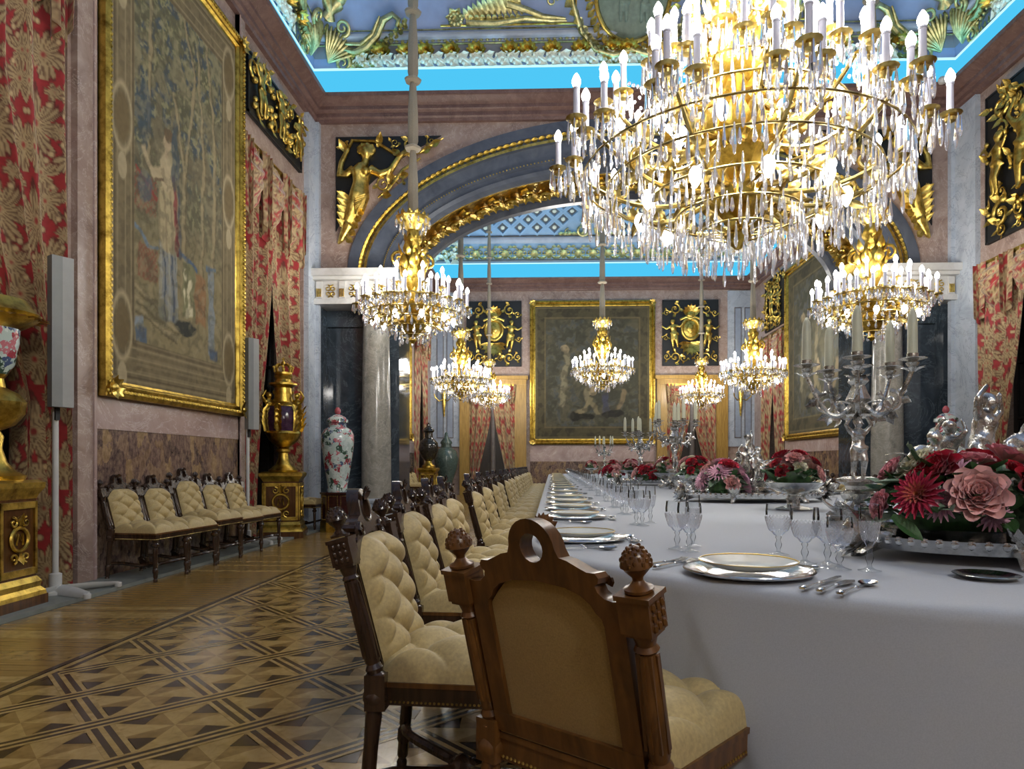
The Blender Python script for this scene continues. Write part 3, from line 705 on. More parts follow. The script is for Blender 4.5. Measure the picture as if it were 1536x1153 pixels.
t = thing('framed_tapestry', 'dark figure tapestry in a gilt frame on the far end wall between two doors', 'tapestry', (-.76, YF-.05, 1.74), 0); frame(t, 4.28, 4.92, .20); woven(t, 4.28, 4.92, hunt, 150, 170, .17)
t = thing('framed_tapestry', 'gilt-framed tapestry on the right wall seen through the arch', 'tapestry', (XR-.02, 19.7, 1.74), -PI/2); frame(t, 4.6, 4.95, .20); woven(t, 4.6, 4.95, lambda U, V: hunt(U, V)*1.15, 110, 120, .17)
t = thing('framed_tapestry', 'gilt-framed tapestry on the left wall of the room beyond the arch', 'tapestry', (XL+.05, 14.6, 1.74), PI/2); frame(t, 4.6, 4.95, .20); woven(t, 4.6, 4.95, lambda U, V: hunt(U[:, ::-1], V), 80, 90, .17)
# ================================================================== curtains
def damask(u, v):
    """red silk with gold-brown leaf motifs; u, v in metres"""
    W, H = .58, .86; j = np.floor(v/H); uu = u/W+.5*(np.mod(j, 2)); x = (np.mod(uu, 1)-.5)*2; y = (np.mod(v/H, 1)-.5)*2; x = np.abs(x)
    c = np.zeros(u.shape+(3,))+L3((150, 42, 42)); gold_ = (168, 146, 106); dk = (84, 46, 34)
    def fan(c, cx, cy, r0, lob, ph, sq=1.0, a_off=0):
        dx = (x-cx); dy = (y-cy)*sq; r = np.sqrt(dx**2+dy**2); a = np.arctan2(dx, dy)+ph; k = np.abs(np.cos(a*lob)); e = r0*(.40+.60*k**.5)*(1+.10*np.cos(a*lob*5))
        sr = .5+.5*np.cos(a*lob*7+r*16); e = e*(.86+.20*sr)
        m = np.clip((e-r)*26, 0, 1); c = mixc(c, np.clip((e*1.12-r)*26, 0, 1)*.85, dk); c = mixc(c, m, gold_)
        c = mixc(c, m*np.clip((.42-sr)*4, 0, 1)*np.clip((r-r0*.12)*12, 0, 1)*.9, (104, 76, 54)); c = mixc(c, m*np.clip((.10-np.abs(np.sin(a*lob)))*14, 0, 1)*.8, (128, 100, 70)); return mixc(c, np.clip((r0*.14-r)*26, 0, 1), (150, 60, 52))
    c = fan(c, .82, -.52, .50, 2.5, .5, .9); c = fan(c, .86, .66, .40, 2.5, 1.2, .9); c = fan(c, 0, .12, .60, 3.5, 0, .95); c = fan(c, .08, -.80, .35, 2.5, 0, .9); c = fan(c, .5, .02, .22, 2, .6); c = fan(c, .38, .78, .2, 2.5, .3)
    for bx_, by_ in ((.30, -.42), (.55, -.22), (.62, .34), (.3, .52), (.95, .1), (.7, .95), (.2, -.55)):
        r = np.sqrt((x-bx_)**2+(y-by_)**2); c = mixc(c, np.clip((.085-r)*30, 0, 1), dk); c = mixc(c, np.clip((.07-r)*30, 0, 1), (190, 166, 122))
    n = fbm(u*34, v*34, 5, 2); return c*(.80+.36*n[..., None])
def curtain_panel(t, L, z0, z1, edge, folds, depth, nu, nv, flip, seed=0, rep=1.45):
    """gathered panel in local x (along wall) / -y (into room) / z; edge(v) gives its width share at height v (0 bottom)"""
    ph = RNG.random(4)*6.28
    def fn(u, v):
        wdt = L*edge(v); x = u*wdt
        a = 2*PI*folds*u+ph[0]; dy = depth*(.5+.5*math.sin(a+.6*math.sin(v*4+ph[1])))*(.75+.25*math.sin(a*.5+ph[2]))
        x += .25*depth*math.cos(a)*.5
        return (x if not flip else L*1.0*0-x, -dy-.02, z0+v*(z1-z0))
    me = MB().grid(fn, nu, nv, not flip).mesh('curtain_panel', 'damask', True, 80)
    U, V = np.meshgrid(np.linspace(0, 1, nu+1), np.linspace(0, 1, nv+1)); colours(me, damask(U*L*rep+seed, z0+V*(z1-z0)).reshape(-1, 3)); return link('curtain_panel', me, t)
def swag(t, x0, x1, zt, drop, depth, seed=0, tail=0):
    def fn(u, v):
        s_ = math.sin(PI*min(1, max(0, u)))**.7; z = zt-.04-v*drop*(.30+.70*s_)-.0*u
        y = -.06-depth*s_*math.sin(PI*min(1, v*.9+.1))*.9-.045*s_*(.5+.5*math.cos(2*PI*4.5*v+u*2))
        return (x0+(x1-x0)*(u+.06*math.sin(2*PI*u)*(v-.5)), y, z)
    nu, nv = 30, 36; me = MB().grid(fn, nu, nv, True).mesh('swag', 'damask', True, 80)
    U, V = np.meshgrid(np.linspace(0, 1, nu+1), np.linspace(0, 1, nv+1)); colours(me, damask(U*(x1-x0)*1.2+seed, V*drop*1.4+seed).reshape(-1, 3)); return link('swag', me, t)
def jabot(t, x, zt, drop, wd, seed=0):
    def fn(u, v): return (x+(u-.5)*wd*(1-.25*v)+.02*math.sin(u*19), -.16-.05*math.sin(2*PI*2.5*u), zt-v*drop*(1-.45*abs(u-.4)))
    me = MB().grid(fn, 26, 26, True).mesh('jabot', 'damask', True, 80); U, V = np.meshgrid(np.linspace(0, 1, 27), np.linspace(0, 1, 27)); colours(me, damask(U*wd*1.6+seed, V*drop+seed).reshape(-1, 3)); link('jabot', me, t)
def curtains(label, loc, rz, L, zt, e1, e2, folds, res, swags, seed=0, panels=(1, 1), depth=.11, drop=.75):
    t = thing('damask_curtain', label, 'curtain', loc, rz)
    nu, nv = res
    if panels[0]: curtain_panel(t, L*.5, .04, zt, e1, folds, depth, nu, nv, False, seed)
    if panels[1]:
        p = curtain_panel(t, L*.5, .04, zt, e2, folds, depth, nu, nv, True, seed+.3); p.location = (L, 0, 0)
    for k in range(swags):
        a = L*k/swags; b = L*(k+1)/swags; swag(t, a-.02, b+.02, zt, drop, .16, seed+k)
    for k in range(swags+1): jabot(t, min(max(L*k/swags, .12), L-.12), zt, drop*1.35, .3, seed+k*.7)
    obj('pelmet_rail', MB().box(0, -.13, zt-.05, L, 0, zt+.02), 'frame_gold', t, False)
    return t
sm = lambda a, b, v: a+(b-a)*(3*v*v-2*v*v*v)
# left wall uses local x -> +Y (rz = 90deg) and local -y -> +X (into the room)
curtains('red and gold damask curtains in the bay beside the near gilt urn', (XL-.12, 2.9, 0), PI/2, 2.76, 5.6, lambda v: .3+.7*v, lambda v: .40+.60*min(1, max(0, (v-.28)/.45)), 4.5, (210, 480), 3, .2, (0, 1), .19)
curtains('red and gold damask curtains behind the gilt urn with the crown lid', (XL-.14, 8.92, 0), PI/2, 2.22, 5.6, lambda v: sm(.42, 1.0, min(1, v*1.25)), lambda v: sm(.40, .97, min(1, v*1.25)), 4.5, (130, 300), 3, 1.1, (1, 1), .16, .95)
curtains('damask curtains on the left wall of the room beyond the arch', (XL-.06, 20.2, 0), PI/2, 2.1, 5.5, lambda v: sm(.5, 1, v), lambda v: sm(.5, 1, v), 4, (40, 60), 2, .6)
curtains('red and gold damask curtains in the short bay of the right wall', (XR+.06, 10.93, 0), -PI/2, 2.23, 4.25, lambda v: sm(.36, .95, min(1, v*1.1)), lambda v: sm(.36, .95, min(1, v*1.1)), 4, (110, 220), 3, .8, (1, 1), .15, .72)
curtains('damask curtains on the right wall of the room beyond the arch', (XR+.06, 22.1, 0), -PI/2, 2.1, 5.1, lambda v: sm(.6, 1, v), lambda v: sm(.6, 1, v), 4, (40, 60), 2, .4)
for (a, b, lb) in ((-2.84, -1.28, 'draped red door curtains hanging left of the far tapestry'), (3.92, 5.58, 'draped red door curtains hanging right of the far tapestry')):
    curtains(lb, (a, YF-.1, 0), 0, b-a, 3.78, lambda v: sm(.34, 1, min(1, v*1.15)), lambda v: sm(.34, 1, min(1, v*1.15)), 4, (40, 60), 1, .5, (1, 1), .1, .5)
# ================================================================== helpers for turned work
def turned(mb, p0, p1, prof_, n=14):
    p0, p1 = Vector(p0), Vector(p1); d = p1-p0; L = d.length
    b = MB().lathe([(r, t*L) for r, t in prof_], n); q = d.to_track_quat('Z', 'Y').to_matrix().to_4x4()
    return mb.merge(b, Matrix.Translation(p0) @ q)
def tuft(p, q, e=.38): return (abs(math.sin(p))*abs(math.sin(q)))**e
# ================================================================== dining chairs
def make_chair(label, group, wood_k='dark_walnut', hi=0.0, detail=1):
    """faces +y; hi raises the back"""
    t = thing('dining_chair', label, 'chair', (0, 0, 0), 0, group); W = wood_k
    yl = lambda z: -.20-(z-.44)*.26
    S = 1+hi; zb = lambda z: .46+(z-.46)*S                     # stretch of the back above the seat
    for sx in (-1, 1):
        mb = MB(); turned(mb, (sx*.222, yl(.47), .47), (sx*.228, yl(zb(.765)), zb(.765)), [(.028, 0), (.03, .02), (.022, .05), (.026, .09), (.019, .13), (.022, .16), (.024, .5), (.019, .86), (.025, .88), (.019, .91), (.027, 1)], 14)
        for k in range(8):                                     # flutes
            a = 2*PI*k/8; r = .0225; p = [(sx*.222+r*math.cos(a), yl(.53)+r*math.sin(a), .53), (sx*.2275+.019*math.cos(a), yl(zb(.72))+.019*math.sin(a), zb(.72))]; mb.tube(p, .005, 4)
        obj('back_post', mb, W, t)
        b = MB().cbox((0, 0, 0), (.066, .06, .068)).cbox((0, 0, .037), (.074, .066, .01)).cbox((0, 0, -.036), (.056, .052, .01))
        for i in range(3):
            for j in range(3): b.ell((sx*.034, -.016+.016*i, -.02+.02*j), (.006, .007, .009), 6, 4)
        obj('post_block', MB().merge(b, T(sx*.228, yl(zb(.797)), zb(.797), rx=.25)), W, t, True, 30)
        f = MB().lathe([(.027, 0), (.028, .006), (.018, .010), (.010, .02), (.011, .026), (.022, .038), (.026, .044), (.031, .047), (.030, .052), (.026, .066), (.016, .079), (.005, .085), (0, .086)], 14)
        for k in range(46):
            a = k*2.4; zz = .052+.031*k/46; r = .029*math.cos((zz-.047)/.04*1.35); f.ell((r*math.cos(a), r*math.sin(a), zz), (.0042, .0042, .0055), 5, 4)
        obj('finial', MB().merge(f, T(sx*.228, yl(zb(.838)), zb(.838), rx=.2)), W, t)
    # inner stiles and bottom rail
    fr = MB()
    for sx in (-1, 1): fr.prism([(sx*.150, .475), (sx*.196, .475), (sx*.196, .775), (sx*.150, .775)][::sx], -.016, .016, 'y')
    fr.prism([(-.196, .465), (.196, .465), (.196, .51), (-.196, .51)], -.017, .017, 'y')
    fr.warp(lambda x, y, z: (x, y+yl(zb(z)), zb(z))); obj('back_frame', fr, W, t, True, 30)
    # crest rail with the round hole
    cr = MB(); hc, hr = .898, .029
    half = [(0, hc+.058)]+[(.059*math.sin(a), hc+.058*math.cos(a)) for a in np.linspace(.25, 1.55, 6)]+[(.066, .884), (.085, .880), (.108, .870), (.128, .862), (.146, .862), (.153, .853), (.150, .843), (.142, .838), (.146, .826), (.160, .815), (.178, .812), (.200, .815), (.200, .762), (.150, .762), (.147, .775), (.135, .785), (.125, .80), (.105, .815), (.07, .826), (0, .832), (0, hc-hr)]+[(hr*math.sin(a), hc-hr*math.cos(a)) for a in np.linspace(.3, PI-.3, 8)]+[(0, hc+hr)]
    cr.prism(half, -.017, .021, 'y'); cr.prism([(-x, z) for x, z in half][::-1], -.017, .021, 'y')
    cr.warp(lambda x, y, z: (x, y+yl(zb(z)), zb(z))); crest = obj('crest_rail', cr, W, t, True, 35)
    cv = MB()
    for sx in (-1, 1):
        for k in range(4): cv.tube([(sx*(.136+.006*k), .02+.002*k, .861-.004*k), (sx*(.142+.005*k), .024, .851-.003*k), (sx*(.138+.005*k), .022, .840-.002*k)], .004, 5)
        cv.scroll((sx*.10, .845, .022), .022, 1.3, 0, sx, .007, .3, n=5, steps=12); cv.v[-5*13:] = [(x, z, y) for x, y, z in cv.v[-5*13:]]
    for k in range(7):
        a = (k-3)*.32; cv.leaf((0, .022, hc+.028), (math.sin(a), .15, math.cos(a)), .045, .022, (0, 1, 0), .3, 3, 0)
    cv.ring((0, .021, hc), .034, .005, 18, 5, 'y')
    cv.warp(lambda x, y, z: (x, y+yl(zb(z)), zb(z))); obj('crest_carving', cv, W, t)['kind'] = 'stuff'
    # cloth behind, tufted cushion in front
    top = lambda u: .832-.055*max(0, abs(u)-.45)**1.5*3
    bp = MB().grid(lambda u, v: ((u*2-1)*.152, yl(zb(.49+v*(top(u*2-1)-.49)))-.004-.006*math.sin(PI*u)*math.sin(PI*v), zb(.49+v*(top(u*2-1)-.49))), 12, 12, False)
    obj('back_cloth', bp, 'back_cloth', t)
    def cush(u, v):
        U = u*2-1; V = v*2-1; z = .492+v*(top(U)-.497); edge = (1-abs(U)**7)*(1-abs(V)**9); p = (U*2.0+V*2.9)*PI/2*.92; q = (U*2.0-V*2.9)*PI/2*.92
        th = .006+.034*edge**.6+.036*tuft(p, q, .5)*edge-.012*edge*math.exp(-(math.sin(p)**2+math.sin(q)**2)*9)
        return (U*.186, yl(zb(z))+.012+th, zb(z))
    obj('back_cushion', MB().grid(cush, 50, 66, True), 'cream_leather', t, True, 180)
    # seat
    sw = lambda y: .215+.03*(y+.21)/.46
    rail = [(-.215, -.215), (.215, -.215), (.247, .245), (-.247, .245)]
    obj('seat_rail', MB().prism(rail, .392, .452), W, t, True, 30)
    obj('seat_moulding', MB().prism([(x*1.02, y*1.02) for x, y in rail], .444, .458), 'walnut', t, True, 30)
    nt = MB()
    for (xa, ya), (xb, yb) in zip(rail, rail[1:]+rail[:1]):
        for k in range(36): u = (k+.5)/36; nt.ell((xa+(xb-xa)*u, ya+(yb-ya)*u, .402), .0042, 5, 4)
    obj('nail_trim', nt, 'brass', t)['kind'] = 'stuff'
    def seat(u, v):
        U = u*2-1; V = v*2-1; e = max(0, 1-abs(U)**10)*max(0, 1-abs(V)**10); y = -.215+.46*(v); x = U*sw(y)*1.0
        p = (U*1.95+V*1.95)*PI/2; q = (U*1.95-V*1.95)*PI/2
        z = .452+.058*e**.4+.016*e*math.cos(U*1.2)*math.cos(V*1.2)+.040*tuft(p, q, .5)*e-.014*e*math.exp(-(math.sin(p)**2+math.sin(q)**2)*9)
        return (x, y, z)
    obj('seat_cushion', MB().grid(seat, 64, 64), 'cream_leather', t, True, 180)
    lp = [(.012, 0), (.019, .03), (.022, .06), (.016, .10), (.017, .14), (.026, .17), (.028, .36), (.024, .44), (.020, .5)]
    for sx in (-1, 1):
        for fy in (1, -1):
            mb = MB()
            if fy > 0: top_ = (sx*.222, .222, .392); bot = (sx*.226, .228, 0)
            else: top_ = (sx*.222, -.208, .47); bot = (sx*.226, -.25, 0)
            turned(mb, bot, (bot[0]*.4+top_[0]*.6, bot[1]*.4+top_[1]*.6, top_[2]*.6), [(.013, 0), (.018, .02), (.019, .12), (.013, .16), (.019, .2), (.019, .36), (.024, .40), (.024, .52), (.018, .56), (.021, .6), (.021, 1)], 12)
            turned(mb, (bot[0]*.4+top_[0]*.6, bot[1]*.4+top_[1]*.6, top_[2]*.6), top_, [(.021, 0), (.024, .45), (.020, .55), (.036, .68), (.036, .76), (.021, .86), (.026, .95), (.03, 1)], 12)
            if fy < 0: mb.cbox((sx*.222, -.208, .435), (.058, .058, .10))
            obj('leg', mb, W, t)
    st = MB()
    for sx in (-1, 1):
        for fy in (-1, 1):
            a = Vector((sx*.222, fy*.222 if fy > 0 else -.232, .165)); pts = []
            for k in range(11):
                u = k/10; pts.append((a.x*(1-u)*(1-.25*math.sin(PI*u)), a.y*(1-u)*(1+.15*math.sin(2*PI*u)), .165-.03*u+.045*math.sin(PI*u*1.1)*(1-u)-.03*math.sin(PI*u)))
            st.tube(pts, [.013+.004*math.sin(PI*k/10) for k in range(11)], 7)
    st.lathe([(.01, .10), (.035, .115), (.045, .13), (.03, .145), (.014, .16), (0, .165)], 14, lobes=7, la=.1)
    obj('stretcher', st, W, t); return t
def face(o, x, y, dx, dy): o.location = (x, y, 0); o.rotation_euler = (0, 0, math.atan2(dy, dx)-PI/2)
G = 'dining chairs drawn up to the long table'
rear = make_chair('walnut dining chair turned away, showing its plain cloth back and round crest hole', None, 'walnut', .03)
ang = math.atan2(.79, .61); face(rear, .165, 1.60, math.cos(ang), math.sin(ang))
ch0 = make_chair('tufted cream dining chair next to the chair with its cloth back turned', G, 'dark_walnut', .09); face(ch0, -.285, 2.10, 1, -.02)
CHAIR_Y = [3.0, 3.6, 4.15, 5.23, 6.2, 7.1, 7.9, 8.7, 9.5, 10.3, 11.1, 11.9, 12.7, 13.5, 14.3, 15.1, 15.9, 16.7, 17.5]
LEFT_Y = [3.62, 4.28, 4.9, 5.6, 6.5, 7.5, 8.4, 9.3, 10.2, 11.0, 11.8, 12.6, 13.4, 14.2, 15.0, 15.8, 16.6, 17.3]
ORD = 'first second third fourth fifth sixth seventh eighth ninth tenth eleventh twelfth thirteenth fourteenth fifteenth sixteenth seventeenth eighteenth nineteenth twentieth'.split()
for k, y in enumerate(CHAIR_Y):
    c = dup(ch0, group=G, label='tufted cream dining chair, %s from the turned-away chair on the window side' % ORD[k+1]); face(c, -.345+random.uniform(-.015, .015), y, 1, random.uniform(-.04, .04))
kids(ch0)
for k, y in enumerate([3.5, 4.3, 5.1, 5.9, 6.7, 7.5, 8.3, 9.1, 9.9, 10.7, 11.5, 12.3, 13.1, 13.9, 14.7, 15.5, 16.3, 17.1]):
    c = dup(ch0, group=G, label='tufted cream dining chair, %s from the near bouquet on the door side' % ORD[k]); face(c, 3.36, y, -1, random.uniform(-.05, .05))
GW = 'tufted chairs lined up against the left wall under the tapestry'
wc = [(6.18, 1.0, 'first'), (6.73, .985, 'second'), (7.30, 1.055, 'third, tallest'), (7.85, .985, 'fourth'), (8.38, .99, 'fifth')]
lb = ['tufted cream chair by the lamp stand, first in the row under the garden tapestry', 'tufted cream chair second from the lamp stand under the garden tapestry', 'tallest tufted chair, middle of the row under the garden tapestry', 'tufted cream chair next to last before the gilt urn under the tapestry', 'tufted cream chair last in the tapestry row, nearest the crowned gilt urn']
for (y, s_, _), l_ in zip(wc, lb):
    c = dup(ch0, group=GW, label=l_); face(c, -3.80, y, 1, -.08); c.scale = (1, 1, s_*.975)
c = dup(ch0, label='tufted chair standing between the crowned gilt urn and the porcelain jar'); c.pop('group', None) if hasattr(c, 'pop') else None; face(c, -3.97, 10.66, 1, 0); c.scale = (.95, .95, .95)
for y in (15.6, 16.2):
    c = dup(ch0, group='chairs against the wall of the room beyond the arch', label='tufted cream chair against the left wall beyond the arch'); face(c, -3.75, y+3, 1, 0); c.scale = (1, 1, .96)
# ================================================================== the table
XT, YT0, YT1, HWT, ZT = 1.44, 2.80, 18.6, 1.53, .78
def perim(n_arc=48, n_str=60):
    P = []
    for k in range(n_arc): a = PI+PI*k/n_arc; P.append((XT+HWT*math.cos(a), YT0+HWT*.97*math.sin(a), math.cos(a), math.sin(a)))
    for k in range(n_str): P.append((XT+HWT, YT0+(YT1-YT0)*k/n_str, 1, 0))
    for k in range(n_arc): a = PI*k/n_arc; P.append((XT+HWT*math.cos(a), YT1+HWT*math.sin(a), math.cos(a), math.sin(a)))
    for k in range(n_str): P.append((XT-HWT, YT1-(YT1-YT0)*k/n_str, -1, 0))
    return P
tb = thing('dining_table', 'very long round-ended banquet table under the white cloth', 'table', (XT, YT0, 0))
P = perim(20, 4)
o = obj('table_top', MB().prism([((x-XT)*.97, (y-YT0)*1.0-.0) for x, y, _, _ in P], .70, .755), 'walnut', tb, False)
for y in (.3, 5.2, 10.4, 15.5):
    for sx in (-1, 1): obj('leg', MB().lathe([(.05, 0), (.06, .05), (.04, .1), (.06, .5), (.08, .6), (.07, .70)], 12, (sx*.9, y, 0)), 'walnut', tb)
P = perim(420, 150); n = len(P); cl = MB(); rows = [(-.10, .78), (-.03, .78), (-.012, .7785), (.0, .774), (.008, .766), (.012, .75)]+[(.012+.045*((.74-z)/.72), z) for z in np.linspace(.74, .012, 30)]
arc = [0]
for k in range(1, n): arc.append(arc[-1]+math.hypot(P[k][0]-P[k-1][0], P[k][1]-P[k-1][1]))
vs = []
for off, z in rows:
    dr = max(0, (.76-z)/.76)
    for k, (x, y, nx, ny) in enumerate(P):
        a = arc[k]; curved = 1 if (y < YT0-.25 or y > YT1) else .12
        w_ = dr**1.2*curved*(.016*math.sin(a*5.2+.5*math.sin(a*1.7))+.010*math.sin(a*9.1+1))
        crease = 0
        for c0, sl, am in ((1.16, .42, .012), (1.22, -.02, .008), (2.35, .30, .012), (2.75, -.2, .012), (3.3, .3, .012), (.6, .1, .01)):   # long folds falling from the rim
            e = a-c0-sl*dr; crease += am*min(1, dr*3)*(math.exp(-(e/.022)**2) if e < 0 else math.exp(-(e/.20)**2))
        q = (off if off < .012 else .012+(off-.012)*curved)+w_+(crease if y < YT0 else 0); vs.append((x+nx*q, y+ny*q, z))
m = len(rows); fs = [(j*n+i, j*n+(i+1) % n, (j+1)*n+(i+1) % n, (j+1)*n+i) for j in range(m-1) for i in range(n)]
fs = [f[::-1] for f in fs]; fs.append(tuple(range(n))); cl.add(vs, fs)
tag(obj('tablecloth', cl, 'table_linen', None, True, 60), 'white linen cloth covering the whole banquet table and hanging to the floor', 'tablecloth')
# ================================================================== place settings
ch = MB().lathe([(0, .004), (.10, .004), (.115, .006), (.135, .014), (.170, .018), (.173, .016), (.170, .012), (.12, .0), (0, 0)], 48); charger_me = ch.mesh('charger', 'silver')
rim_me = MB().ring((0, 0, .0165), .169, .0035, 48, 6).mesh('beaded_rim', 'silver')
pl = MB().lathe([(0, .022), (.075, .022), (.085, .025), (.128, .038), (.131, .039), (.128, .035), (.08, .018), (.05, .016), (0, .016)], 48); plate_me = pl.mesh('dinner_plate', 'porcelain')
gl_me = MB().ring((0, 0, .0392), .1285, .0016, 48, 5).mesh('gilt_rim', 'gold')
bp = MB().lathe([(0, .003), (.05, .003), (.058, .006), (.076, .014), (.078, .013), (.06, .002), (0, 0)], 36); bread_me = bp.mesh('bread_plate', 'silver')
def handle(mb, L=.11, w0=.007, w1=.012, th=.004, z=.008):
    mb.prism([(-w0*.6, 0), (w0*.6, 0), (w0*.6, L*.4), (w1*.7, L*.8), (w1, L*.92), (w1*.5, L), (-w1*.5, L), (-w1, L*.92), (-w1*.7, L*.8), (-w0*.6, L*.4)], z-th/2, z+th/2)
    mb.ell((0, L*.88, z+.003), (w1*.6, .012, .003), 6, 4); mb.ell((0, L*.05, z), (.007, .008, .004), 6, 4)
def cutlery(kind):
    """lies along y, handle towards -y, origin at its middle"""
    mb = MB(); h = MB(); handle(h); mb.merge(h, T(0, 0, 0, PI))
    if kind == 'fork':
        mb.tube([(0, 0, .008), (0, .03, .006), (0, .045, .006)], [.004, .004, .008], 6, .4)
        mb.prism([(-.012, .045), (.012, .045), (.013, .065), (-.013, .065)], .004, .007)
        for k in range(4): x = -.0105+.007*k; mb.tube([(x, .063, .0055), (x, .09, .007), (x, .108, .011)], [.0022, .002, .0012], 5)
    elif kind == 'spoon':
        mb.tube([(0, 0, .008), (0, .04, .006)], [.004, .005], 6, .5)
        def f(u, v):
            a = 2*PI*u; r = v; return (.0215*r*math.cos(a)*(1+.12*math.sin(a)), .073+.034*r*math.sin(a), .002+.010*r*r)
        mb.grid(f, 18, 6); mb.grid(lambda u, v: (f(u, v)[0], f(u, v)[1], f(u, v)[2]-.0015), 18, 6, True)
    elif kind == 'knife':
        mb.prism([(-.008, 0), (.008, 0), (.010, .08), (.007, .12), (0, .135), (-.008, .12)], .007, .009)
    else:
        mb.prism([(-.006, 0), (.006, 0), (.016, .03), (.017, .07), (.006, .10), (-.012, .085), (-.014, .03)], .006, .008)
    return mb.mesh(kind, 'silver', True, 50)
cut_me = {k: cutlery(k) for k in ('fork', 'spoon', 'knife', 'fish_knife')}
def rad_(bowl, z):
    for (r0, a), (r1, b) in zip(bowl, bowl[1:]):
        if a <= z <= b: return r0+(r1-r0)*(z-a)/(b-a)
    return bowl[0][0]
def glassware(kind):
    if kind == 'goblet': H, bw, st, br = .168, .040, .066, .034
    elif kind == 'wine': H, bw, st, br = .150, .034, .060, .032
    else: H, bw, st, br = .186, .025, .070, .031
    o_ = [(br, 0), (br, .002), (br*.5, .006), (.007, .012), (.0055, .02), (.010, st*.45), (.011, st*.55), (.006, st*.75), (.010, st*.88), (.008, st*.95)]
    bowl = [(bw*.35, st), (bw*.75, st+(H-st)*.18), (bw, st+(H-st)*.5), (bw*1.03, st+(H-st)*.75), (bw*.96, H)]
    body = MB().lathe(o_+bowl[:1]+[(rad_(bowl, st+(H-st)*.12), st+(H-st)*.12)], 20, cap=False).mesh(kind, 'clear_glass')
    rimz = st+(H-st)*.62; upper = MB().lathe([(rad_(bowl, rimz), rimz), (bowl[3][0], bowl[3][1]), (bowl[4][0], H-.001), (bowl[4][0]+.0012, H+.0004), (bowl[4][0]+.0004, H+.001)], 24, cap=False).mesh('bowl_rim', 'clear_glass')
    cb = MB(); nr, nc = 9, 22; z0, z1 = st+(H-st)*.10, st+(H-st)*.62
    def rad(z):
        for (r0, a), (r1, b) in zip(bowl, bowl[1:]):
            if a <= z <= b: return r0+(r1-r0)*(z-a)/(b-a)
        return bowl[0][0]
    vs = []; fs = []
    for j in range(nr+1):
        z = z0+(z1-z0)*j/nr
        for i in range(nc): a = 2*PI*(i+.5*(j % 2))/nc; r = rad(z)+.0012; vs.append((r*math.cos(a), r*math.sin(a), z))
    cen = len(vs)
    for j in range(nr-1):
        for i in range(nc):
            z = z0+(z1-z0)*(j+1)/nr; sft = (j % 2); a = 2*PI*(i+.5+.5*sft)/nc
            # pyramid over the diamond with bottom (j), sides (j+1), top (j+2)
            if j+2 > nr: continue
            r = rad(z)+.0030; ci = len(vs); vs.append((r*math.cos(a), r*math.sin(a), z))
            lo = j*nc+(i+sft) % nc if False else None
            bl = (i+ (1 if sft else 0)) % nc if False else None
            # bottom/top vertex sit at the same angle as the apex's parity neighbours
            bidx = j*nc+((i+1) % nc if sft == 0 else (i+1) % nc); 
            b_ = j*nc+((i+0) % nc)
            left = (j+1)*nc+i; right = (j+1)*nc+(i+1) % nc
            if sft == 0: left = (j+1)*nc+i; right = (j+1)*nc+(i+1) % nc; b0 = j*nc+(i+1) % nc; t0 = (j+2)*nc+(i+1) % nc; vs[ci] = (r*math.cos(2*PI*(i+1)/nc), r*math.sin(2*PI*(i+1)/nc), z)
            else: left = (j+1)*nc+i; right = (j+1)*nc+(i+1) % nc; b0 = j*nc+i; t0 = (j+2)*nc+i; vs[ci] = (r*math.cos(2*PI*(i+.5)/nc), r*math.sin(2*PI*(i+.5)/nc), z)
            fs += [(b0, right, ci), (right, t0, ci), (t0, left, ci), (left, b0, ci)]
    cb.add(vs, fs); cm = cb.mesh('diamond_cutting', 'cut_glass', False); return body, cm, upper
GLS = {k: glassware(k) for k in ('goblet', 'wine', 'flute')}
def put(name, me, x, y, rz, label, cat, group=None, z=ZT, kid=None, kid2=None):
    o = link(name, me); o.location = (x, y, z); o.rotation_euler = (0, 0, rz); tag(o, label, cat, group)
    if kid: link(kid[0], kid[1], o)
    if kid2: link(kid2[0], kid2[1], o)
    return o
